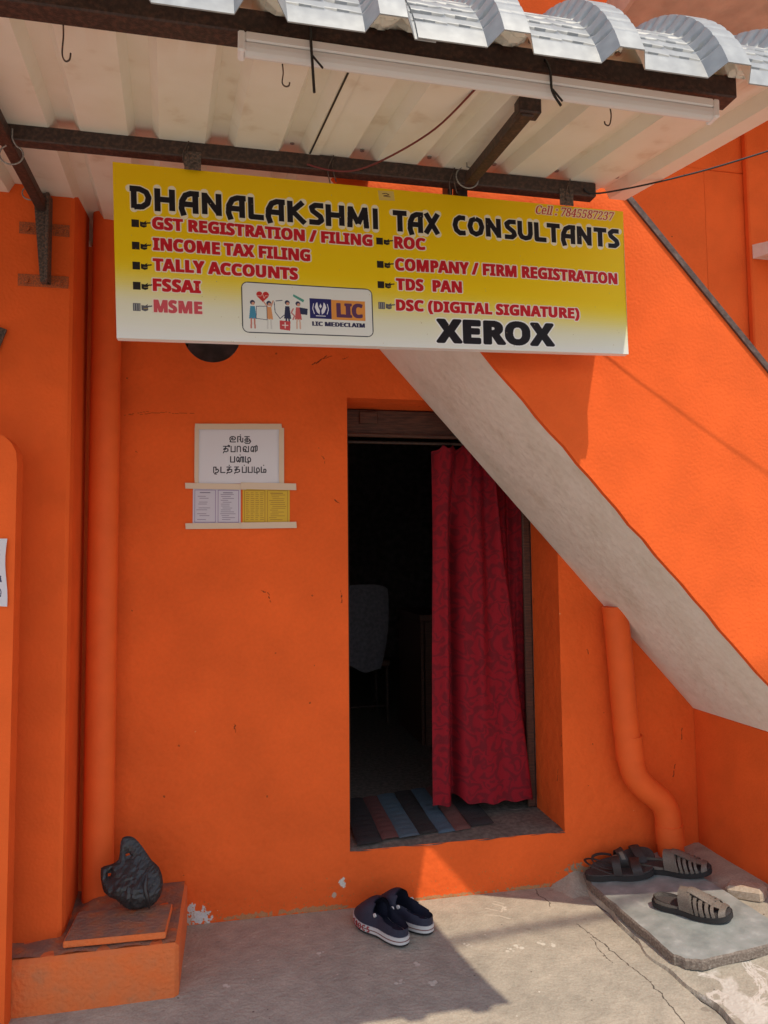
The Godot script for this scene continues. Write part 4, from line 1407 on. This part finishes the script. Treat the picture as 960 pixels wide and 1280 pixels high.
# ------------------------------------------------------------------ the dim room
func make_room() -> void:
	var r := thing("office_room", "dark inside of the office seen through the open doorway", "room", Vector3(.8, .21, -1.6))
	var st := begin()
	box(st, Vector3(-.9, .10, -5.4), Vector3(2.6, .2185, -.2801), 0.001)
	part("floor", st, M.room_floor, r)
	for w in [[Vector3(-.9, .2185, -5.5), Vector3(2.6, 2.7, -5.38)], [Vector3(-1.0, .2185, -5.4), Vector3(-.88, 2.7, -.282)], [Vector3(2.48, .2185, -5.4), Vector3(2.6, 2.7, -.302)]]:
		st = begin()
		box(st, w[0], w[1], 0.001)
		part("wall", st, M.dark_room, r)
	st = begin()
	box(st, Vector3(-.9, .2185, -.36), Vector3(.446, 2.7, -.2801), 0.001)
	box(st, Vector3(1.339, .2185, -.36), Vector3(2.48, 2.7, -.3005), 0.001)
	box(st, Vector3(.4461, 1.9835, -.36), Vector3(1.3389, 2.7, -.2801), 0.001)
	part("inner_wall", st, M.dark_room, r)
	st = begin()
	box(st, Vector3(-.9, 2.7, -5.4), Vector3(2.6, 2.8, -.301), 0.001)
	part("ceiling", st, M.dark_room, r)
	# chair with a pale cloth over its back
	var ch := thing("office_chair", "dim chair inside the doorway with a pale cloth over its back", "chair", Vector3(.66, .2185, -1.05))
	st = begin()
	sheet(st, 20, 16, func(u, v):
		var w: float = .17 + .03 * sin(v * 2.6) - .02 * v * v
		var y := lerpf(1.165, .60, v) - .035 * pow(absf(u * 2 - 1), 4.0)
		return Vector3(.685 - .05 * v + (u * 2 - 1) * w, y + .03 * v * sin(u * 7.0), -.93 + .05 * cos((u * 2 - 1) * 1.3) + .008 * sin(u * 23.0) * v))
	part("cloth", st, matter(around(lin(.20, .19, .22), .10), 3.0, .85, 0.02, 2.0, 0.05, 121), ch)
	st = begin()
	box(st, Vector3(.56, .64, -.96), Vector3(.80, 1.13, -.925), 0.012)
	part("backrest", st, M.wood, ch)
	st = begin()
	box(st, Vector3(.53, .60, -1.38), Vector3(.87, .64, -.93), 0.012)
	part("seat", st, M.wood, ch)
	for p in [Vector2(.55, -.95), Vector2(.85, -.95), Vector2(.55, -1.36), Vector2(.85, -1.36)]:
		st = begin()
		tube(st, [Vector3(p.x, .2185, p.y), Vector3(p.x, .60, p.y)], .013, 8)
		part("leg", st, M.steel, ch)
	st = begin()
	tube(st, [Vector3(.55, .33, -.95), Vector3(.85, .33, -.95)], .007, 8)
	part("stretcher", st, M.steel, ch)
	ch.position += Vector3(.20, 0, -1.2)
	var d := thing("office_desk", "brown wooden desk standing deep inside the room", "desk", Vector3(1.25, .2185, -1.6))
	st = begin()
	box(st, Vector3(1.10, .96, -2.1), Vector3(1.95, 1.0, -1.42), 0.004)
	part("top", st, M.wood, d)
	st = begin()
	box(st, Vector3(1.14, .2185, -1.47), Vector3(1.92, .958, -1.45), 0.002)
	part("front_panel", st, M.wood, d)
	for x in [1.12, 1.91]:
		st = begin()
		box(st, Vector3(x, .2185, -2.08), Vector3(x + .02, .958, -1.48), 0.002)
		part("side_panel", st, M.wood, d)

# ------------------------------------------------------------------ things on the ground
# outline of a shoe: half widths left and right along its length, toe at t = 0
func shoe_w(t: float, left: bool) -> float:
	var s := pow(maxf(0.0, 1.0 - pow(absf(t * 2.0 - 1.0), 3.4)), 0.42)
	var body := lerpf(.050, .037, smoothstep(.25, .75, t)) - .006 * exp(-pow((t - .58) / .12, 2.0))
	return s * (body + (.004 if left else -.001) * exp(-pow((t - .3) / .2, 2.0)))

func shoe_sole(st: SurfaceTool, L: float, y0: float, y1: float, grow: float, place: Transform3D, arch := 0.0) -> void:
	var ring := []
	var n := 26
	for k in n + 1:
		var t := 0.5 - 0.5 * cos(PI * k / n)
		ring.append(Vector2((0.5 - t) * (L + grow * 2), -(shoe_w(t, true) + grow * sqrt(maxf(0, 1 - pow(t * 2 - 1, 8))))))
	for k in range(n - 1, 0, -1):
		var t := 0.5 - 0.5 * cos(PI * k / n)
		ring.append(Vector2((0.5 - t) * (L + grow * 2), shoe_w(t, false) + grow * sqrt(maxf(0, 1 - pow(t * 2 - 1, 8)))))
	var up := func(p: Vector2, y: float) -> Vector3:
		var q := p.x / L
		return place * Vector3(p.x, y + arch * (pow(maxf(0.0, q), 2.0) * 2.2 + pow(maxf(0.0, -q), 2.0) * .5), p.y)
	for i in ring.size():
		var a: Vector2 = ring[i]
		var b: Vector2 = ring[(i + 1) % ring.size()]
		st.set_smooth_group(0)
		quad(st, up.call(a, y0), up.call(b, y0), up.call(b, y1), up.call(a, y1))
		st.set_smooth_group(-1)
		var ca := Vector2(a.x * .9, 0)
		var cb := Vector2(b.x * .9, 0)
		quad(st, up.call(ca, y1), up.call(a, y1), up.call(b, y1), up.call(cb, y1))
		quad(st, up.call(ca, y0), up.call(cb, y0), up.call(b, y0), up.call(a, y0))

# bow of leather across the foot from tl on one side to tr on the other
func strap(st: SurfaceTool, L: float, t0: float, t1: float, y: float, hgt: float, place: Transform3D, f0 := 0.0, f1 := 1.0, lean := 0.0, thick := .0035) -> void:
	for side in 2:
		var off := thick * side
		sheet(st, 16, 3, func(u, v):
			var f := lerpf(f0, f1, u)
			var a := PI * f
			var t := lerpf(t0, t1, v) + lean * sin(a)
			var w := lerpf(shoe_w(t, true), shoe_w(t, false), f) + off
			var z := -cos(a) * w
			var hh := hgt + off
			return place * Vector3((0.5 - t) * L, y + hh * pow(sin(a), .62), z))
	st.set_smooth_group(-1)
	for e in [t0, t1]:
		for k in 16:
			var P := func(kk: int, off: float) -> Vector3:
				var f := lerpf(f0, f1, kk / 16.0)
				var a := PI * f
				var t: float = e + lean * sin(a)
				var w := lerpf(shoe_w(t, true), shoe_w(t, false), f) + off
				return place * Vector3((0.5 - t) * L, y + (hgt + off) * pow(sin(a), .62), -cos(a) * w)
			quad(st, P.call(k, 0.0), P.call(k + 1, 0.0), P.call(k + 1, thick), P.call(k, thick))

func fisherman(label: String, heel: Vector3, toe: Vector3, mir: float, leather: Material, roll := 0.0) -> void:
	var L := .272
	var mid := (heel + toe) / 2
	var d := (toe - heel).normalized()
	var up := Vector3(-.177, .984, 0)
	var sd := d.cross(up).normalized()
	up = sd.cross(d).normalized()
	var place := Transform3D(Basis(d, up, sd * mir), mid + up * .0)
	var o := thing("fisherman_sandal", label, "sandal", mid, "pair of caged sandals")
	var st := begin()
	shoe_sole(st, L, .0, .018, .004, place, .016)
	part("sole", st, M.sole_dark, o)
	st = begin()
	shoe_sole(st, L, .018, .024, .0, place, .016)
	part("footbed", st, M.footbed, o)
	st = begin()
	# low heel rim
	for side in 2:
		sheet(st, 30, 3, func(u, v):
			var a := lerpf(-2.05, 2.05, u)
			var t := .86 + .13 * cos(a) - .24 * (1 - cos(a)) * .5
			var w := shoe_w(clampf(t, .02, .985), a < 0) + .001 - side * .004
			var z: float = sign(sin(a)) * w if absf(a) > 0.7 else sin(a) / sin(.7) * w
			return place * Vector3((0.5 - t) * L + (side * .003), .020 + .017 * v * cos(a * .55), z))
	part("heel_rim", st, leather, o)
	st = begin()
	strap(st, L, .44, .60, .020, .060, place, 0.0, 1.0, .0)
	part("instep_band", st, leather, o)
	for s in [[.40, .435], [.335, .375], [.265, .31], [.195, .235], [.135, .17]]:
		for half in 2:
			st = begin()
			strap(st, L, s[0], s[1], .020, lerpf(.028, .056, (s[0] - .1) / .34), place, 0.0 if half == 0 else .54, .46 if half == 0 else 1.0, .03)
			part("side_strap", st, leather, o)
	st = begin()
	for side in 2:
		sheet(st, 6, 18, func(u, v):
			var t := lerpf(.075, .48, v)
			var a := PI * lerpf(.36, .64, u)
			var w := lerpf(shoe_w(t, true), shoe_w(t, false), .5) + .004 * side
			return place * Vector3((0.5 - t) * L, .020 + (lerpf(.020, .062, smoothstep(.05, .5, t)) + .004 * side) * pow(sin(a), .62), -cos(a) * w))
	part("centre_strap", st, leather, o)
	st = begin()
	strap(st, L, .03, .10, .020, .022, place)
	part("toe_band", st, leather, o)

func strap_sandal(label: String, heel: Vector3, toe: Vector3, mir: float, tip := 0.0) -> void:
	var L := .262
	var mid := (heel + toe) / 2
	var d := (toe - heel).normalized()
	var up := Vector3(-.177, .984, 0).rotated(d, tip)
	var sd := d.cross(up).normalized()
	up = sd.cross(d).normalized()
	var place := Transform3D(Basis(d, up, sd * mir), mid)
	var o := thing("strap_sandal", label, "sandal", mid, "pair of strap sandals")
	var st := begin()
	shoe_sole(st, L, .0, .020, .003, place, .012)
	part("sole", st, M.sole_dark, o)
	st = begin()
	shoe_sole(st, L, .020, .025, .0, place, .012)
	part("footbed", st, M.footbed, o)
	for s in [[.16, .30, .034, .02], [.46, .58, .052, .0]]:
		st = begin()
		strap(st, L, s[0], s[1], .022, s[2], place, 0.0, 1.0, s[3])
		part("strap", st, M.leather_dark, o)
	# patch of paler leather on the instep strap
	st = begin()
	strap(st, L, .49, .55, .0235, .0535, place, .25, .5, .0, .003)
	part("buckle", st, M.leather_pale, o)
	# heel loop standing up
	st = begin()
	var pts := []
	for k in 13:
		var a := lerpf(-1.9, 1.9, k / 12.0)
		var t := .80 + .17 * cos(a) - .10 * (1 - cos(a))
		pts.append(place * Vector3((0.5 - t) * L, .028 + .045 * cos(a * .8), sin(a) * .040))
	tube(st, smooth_path(pts, 3), .0055, 8, 0.45)
	part("heel_strap", st, M.leather_dark, o)

func clog(label: String, heel: Vector3, toe: Vector3, mir: float, lettered: bool) -> void:
	var L := .262
	var mid := (heel + toe) / 2
	var d := (toe - heel).normalized()
	var sd := d.cross(Vector3.UP).normalized()
	var place := Transform3D(Basis(d, Vector3.UP, sd * mir), mid)
	var o := thing("foam_clog", label, "clog", mid, "pair of clogs by the doorstep")
	var st := begin()
	shoe_sole(st, L, .0, .008, .003, place, .010)
	part("outsole", st, M.sole_dark, o)
	st = begin()
	shoe_sole(st, L, .008, .017, .006, place, .010)
	shoe_sole(st, L, .020, .031, .006, place, .010)
	part("midsole", st, M.clog_white, o)
	st = begin()
	shoe_sole(st, L, .017, .020, .0066, place, .010)
	part("sole_stripe", st, M.clog_stripe, o)
	# shell: a vault over the toes, open over the heel
	st = begin()
	var shape := func(u: float, v: float, off: float) -> Vector3:
		var t := 0.5 - 0.5 * cos(PI * v)
		var a := PI * u
		var w := lerpf(shoe_w(t, true), shoe_w(t, false), u)
		w += (off + .003) * minf(1.0, w / .02)
		var hgt := .034 + .056 * smoothstep(.0, .42, t) - .020 * smoothstep(.55, .9, t)
		if t < .14:
			hgt *= .55 + .45 * sqrt(maxf(t, .0) / .14)
		return place * Vector3((0.5 - t) * (L + .004 + off), .026 + (hgt + off) * pow(sin(a), .55), -cos(a) * w)
	var hole := func(u: float, v: float) -> bool:
		var t := 0.006 + 0.988 * (0.5 - 0.5 * cos(PI * v))
		var top := sin(PI * u)
		return t > .46 + .10 * (1.0 - top) and top > lerpf(.36, .26, smoothstep(.6, .95, t))
	for side in 2:
		sheet(st, 40, 40, func(u, v): return shape.call(u, v, -.004 * side), null, hole)
	part("shell", st, M.clog_navy, o)
	# inside floor
	st = begin()
	shoe_sole(st, L, .031, .033, -.004, place, .010)
	part("footbed", st, M.clog_navy, o)
	# rolled lip round the opening
	st = begin()
	var lip := []
	for k in 41:
		var a := TAU * k / 40.0
		var t := .715 - .245 * cos(a)
		var u: float = .5 + .5 * (1.0 - acos(clampf(absf(sin(a)), 0, 1)) / (PI / 2)) * .72 * sign(sin(a))
		var p: Vector3 = shape.call(u, acos(clampf(1.0 - 2.0 * (t - .006) / .988, -1, 1)) / PI, .0)
		lip.append(p)
	# strap rivets
	for s in [-1.0, 1.0]:
		st = begin()
		var c: Vector3 = shape.call(.5 + s * .40, .535, .001)
		tube(st, [c, c + place.basis.z * s * .005], .007, 10)
		part("rivet", st, M.clog_white, o)
	if lettered:
		for k in 5:
			var tm := TextMesh.new()
			tm.text = "CROCS"[k]
			tm.font = font("Droid Sans", 700)
			tm.font_size = 64
			tm.pixel_size = .00042
			tm.depth = .0012
			var mi := MeshInstance3D.new()
			mi.mesh = tm
			mi.material_override = M.clog_red
			mi.name = "letter"
			o.add_child(mi, true)
			var t := .17 + k * .073
			var e := .01
			var w0 := -(shoe_w(t - e, true) + .0072)
			var w1 := -(shoe_w(t + e, true) + .0072)
			var a := place * Vector3((0.5 - t + e) * (L + .012), .0195, w0)
			var b := place * Vector3((0.5 - t - e) * (L + .012), .0195, w1)
			var dx := (b - a).normalized()
			var nrm := dx.cross(Vector3.UP)
			mi.transform = Transform3D(Basis(dx, Vector3.UP, nrm), (a + b) / 2 - mid + nrm * .0004 + Vector3(0, .004 * pow(maxf(0, .5 - t), 2) * 4.0, 0))

func make_floor_things() -> void:
	M.sole_dark = plain(lin(.022, .019, .018), .8)
	M.footbed = matter(around(lin(.055, .045, .042), .2), 8.0, .8, 0.04, 2.0, 0.1, 131)
	M.leather = matter(around(lin(.155, .125, .10), .16), 9.0, .6, 0.04, 3.0, 0.15, 132)
	M.leather_dark = matter(around(lin(.035, .026, .024), .2), 9.0, .6, 0.04, 3.0, 0.15, 133)
	M.leather_pale = plain(lin(.16, .13, .10), .6)
	M.clog_white = plain(lin(.56, .53, .50), .65)
	M.clog_navy = matter(around(lin(.022, .022, .042), .12), 8.0, .68, 0.04, 1.0, 0.2, 134)
	M.clog_stripe = plain(lin(.18, .06, .05), .7)
	M.clog_red = plain(lin(.32, .02, .02), .7)
	# stone slab
	var s := thing("stone_slab", "grey-green stone slab with chipped corner lying under the sandals", "slab", Vector3(1.58, .05, .38))
	var out := [Vector2(1.405, .02), Vector2(1.388, .12), Vector2(1.392, .33), Vector2(1.397, .55), Vector2(1.400, .655), Vector2(1.418, .690), Vector2(1.456, .722), Vector2(1.55, .737), Vector2(1.672, .752), Vector2(1.765, .755), Vector2(1.772, .60), Vector2(1.768, .40), Vector2(1.762, .21), Vector2(1.755, .03)]
	var st := begin()
	var rng := RandomNumberGenerator.new()
	rng.seed = 8
	var fine := []
	for i in out.size():
		for k in 5:
			var p: Vector2 = out[i].lerp(out[(i + 1) % out.size()], k / 5.0)
			fine.append(p + Vector2(rng.randf_range(-.0022, .0022), rng.randf_range(-.0022, .0022)))
	var ctr := Vector2(1.58, .38)
	var T := func(p: Vector2, y: float) -> Vector3: return Vector3(p.x, slab_y(p.x) + y, p.y)
	st.set_smooth_group(-1)
	for i in fine.size():
		var a: Vector2 = fine[i]
		var b: Vector2 = fine[(i + 1) % fine.size()]
		var ai := a.move_toward(ctr, .006)
		var bi := b.move_toward(ctr, .006)
		tri(st, T.call(ctr, 0.0), T.call(ai, 0.0), T.call(bi, 0.0))
		tri(st, T.call(ctr, -.030), T.call(b, -.030), T.call(a, -.030))
	part("face", st, M.slate, s)
	st = begin()
	st.set_smooth_group(-1)
	for i in fine.size():
		var a: Vector2 = fine[i]
		var b: Vector2 = fine[(i + 1) % fine.size()]
		var ai := a.move_toward(ctr, .006)
		var bi := b.move_toward(ctr, .006)
		quad(st, T.call(ai, 0.0), T.call(a, -.005), T.call(b, -.005), T.call(bi, 0.0))
		quad(st, T.call(a, -.005), T.call(a, -.030), T.call(b, -.030), T.call(b, -.005))
	part("edge", st, M.slate_side, s, "rough brown broken edge of the slab")
	# broken brick and a stone behind the slab
	st = begin()
	var bx := Basis(Vector3.UP, -.86) * Basis(Vector3(0, 0, 1), .12)
	box(st, Vector3(1.775, .085, .395), Vector3(1.905, .135, .475), .012, bx)
	solo("brick_piece", st, M.concrete_block, "pale broken block of cement lying behind the stone slab", "brick")
	# sandals
	fisherman("brown caged sandal lying alone in the sun on the stone slab", Vector3(1.510, slab_y(1.510) + .001, .365), Vector3(1.665, slab_y(1.665) + .001, .590), 1.0, M.leather)
	fisherman("brown caged sandal in the shade below the drain pipe", Vector3(1.600, slab_y(1.60) + .001, .115), Vector3(1.795, slab_y(1.795) + .001, .30), 1.0, M.leather)
	strap_sandal("black strap sandal with a pale buckle patch at the slab corner", Vector3(1.405, slab_y(1.405) + .001, .075), Vector3(1.615, slab_y(1.615) + .001, .175), 1.0)
	strap_sandal("black strap sandal tilted against the wall behind its pair", Vector3(1.440, slab_y(1.44) + .003, -.02 + .075), Vector3(1.665, slab_y(1.665) + .012, .085), -1.0, .42)
	# clogs
	clog("navy clog with white striped sole and red lettering standing nearer the street", Vector3(.585, .001, .315), Vector3(.47, .001, .09), 1.0, true)
	clog("navy clog with plain white striped sole tucked behind its lettered pair", Vector3(.678, .001, .235), Vector3(.552, .001, .075), 1.0, false)
	make_bag()

# a film bag as an outline with two handle holes, puffed out and creased
const BAG := [-.424, .289, -.421, .314, -.397, .327, -.369, .338, -.370, .373, -.367, .401, -.348, .408, -.323, .394, -.291, .366, -.259, .331, -.236, .303, -.225, .255, -.238, .222, -.258, .200, -.268, .192, -.301, .193, -.333, .200, -.364, .218, -.396, .236, -.418, .256]
const BAG_HOLES := [[-.404, .297, -.391, .309, -.386, .299, -.397, .291], [-.345, .338, -.349, .358, -.343, .366, -.327, .346, -.334, .336]]

func make_bag() -> void:
	var g := thing("plastic_bag", "crumpled black plastic bag with loose handles on the plinth", "bag", Vector3(-.31, .19, .22))
	M.bag = plain(lin(.022, .020, .020), .45)
	var rings := []
	for r in [BAG] + BAG_HOLES:
		var pa := []
		for i in range(0, r.size(), 2):
			pa.append(Vector3(r[i] + .005 * sin(i * 2.7), r[i + 1] + .004 * sin(i * 4.1), 0))
		pa = smooth_path(pa + [pa[0]], 2)
		var flatp := PackedVector2Array()
		for p in pa.slice(0, -1):
			flatp.append(Vector2(p.x, p.y))
		rings.append(flatp)
	var near := func(p: Vector2) -> Array:
		var best := 1e9
		var at := p
		for r in rings:
			for i in r.size():
				var q := Geometry2D.get_closest_point_to_segment(p, r[i], r[(i + 1) % r.size()])
				var dd := p.distance_to(q)
				if dd < best:
					best = dd
					at = q
		var inside := Geometry2D.is_point_in_polygon(p, rings[0]) and not Geometry2D.is_point_in_polygon(p, rings[1]) and not Geometry2D.is_point_in_polygon(p, rings[2])
		return [best if inside else -best, at]
	var n := noise(FastNoiseLite.TYPE_SIMPLEX_SMOOTH, 11.0, 3, 141)
	var creases := noise(FastNoiseLite.TYPE_SIMPLEX_SMOOTH, 26.0, 2, 142)
	var sharp := noise(FastNoiseLite.TYPE_CELLULAR, 34.0, 1, 143)
	var nx := 30
	var ny := 30
	var cells := []
	var rnd := RandomNumberGenerator.new()
	rnd.seed = 17
	for j in ny + 1:
		var row := []
		for i in nx + 1:
			var p := Vector2(lerpf(-.43, -.218, float(i) / nx), lerpf(.186, .414, float(j) / ny))
			var e: Array = near.call(p)
			var d: float = e[0]
			if d < 0.0:
				p = e[1]
			elif d > .006:
				p += Vector2(rnd.randf_range(-.0028, .0028), rnd.randf_range(-.0028, .0028))
			row.append([p, maxf(d, 0.0), d])
		cells.append(row)
	var st := begin()
	st.set_smooth_group(-1)
	var P := func(i: int, j: int, side: float) -> Vector3:
		var c: Array = cells[j][i]
		var p: Vector2 = c[0]
		var d: float = c[1]
		# folds run from the gathered middle towards the handles and the foot
		var v := p - Vector2(-.315, .285)
		var fold := 1.0 - 2.0 * absf(sin(atan2(v.y, v.x) * 4.5 + n.get_noise_2d(p.x, p.y) * 3.5))
		var puff := sqrt(d) * .22 * clampf((.40 - p.y) / .16, .25, 1.0)
		var ridge := 1.0 - absf(creases.get_noise_2d(p.x, p.y + side * 3.0)) * 2.0
		var z := puff * side + minf(d * 4.0, 1.0) * (.016 * fold * side * clampf(v.length() * 14.0, 0, 1) + .020 * ridge * side + .022 * sharp.get_noise_2d(p.x + side, p.y) + .016 * n.get_noise_2d(p.x * 1.3 + 5, p.y))
		return Vector3(p.x, p.y, .262 - (p.y - .19) * .32 + z)
	for j in ny:
		for i in nx:
			var inside := 0
			for q in [[i, j], [i + 1, j], [i, j + 1], [i + 1, j + 1]]:
				if cells[q[1]][q[0]][2] > 0.0:
					inside += 1
			if inside == 0:
				continue
			for side in [-1.0, 1.0]:
				quad(st, P.call(i, j, side), P.call(i + 1, j, side), P.call(i + 1, j + 1, side), P.call(i, j + 1, side))
	part("film", st, M.bag, g)
	st = begin()
	tube(st, smooth_path([Vector3(-.275, .300, .268), Vector3(-.277, .265, .284), Vector3(-.268, .228, .288), Vector3(-.266, .196, .272)]), [.003, .004, .005, .006, .007, .007, .007, .007, .007, .007, .007, .007, .006, .006, .005, .005, .004, .004, .003], 8)
	part("fold", st, M.bag, g)
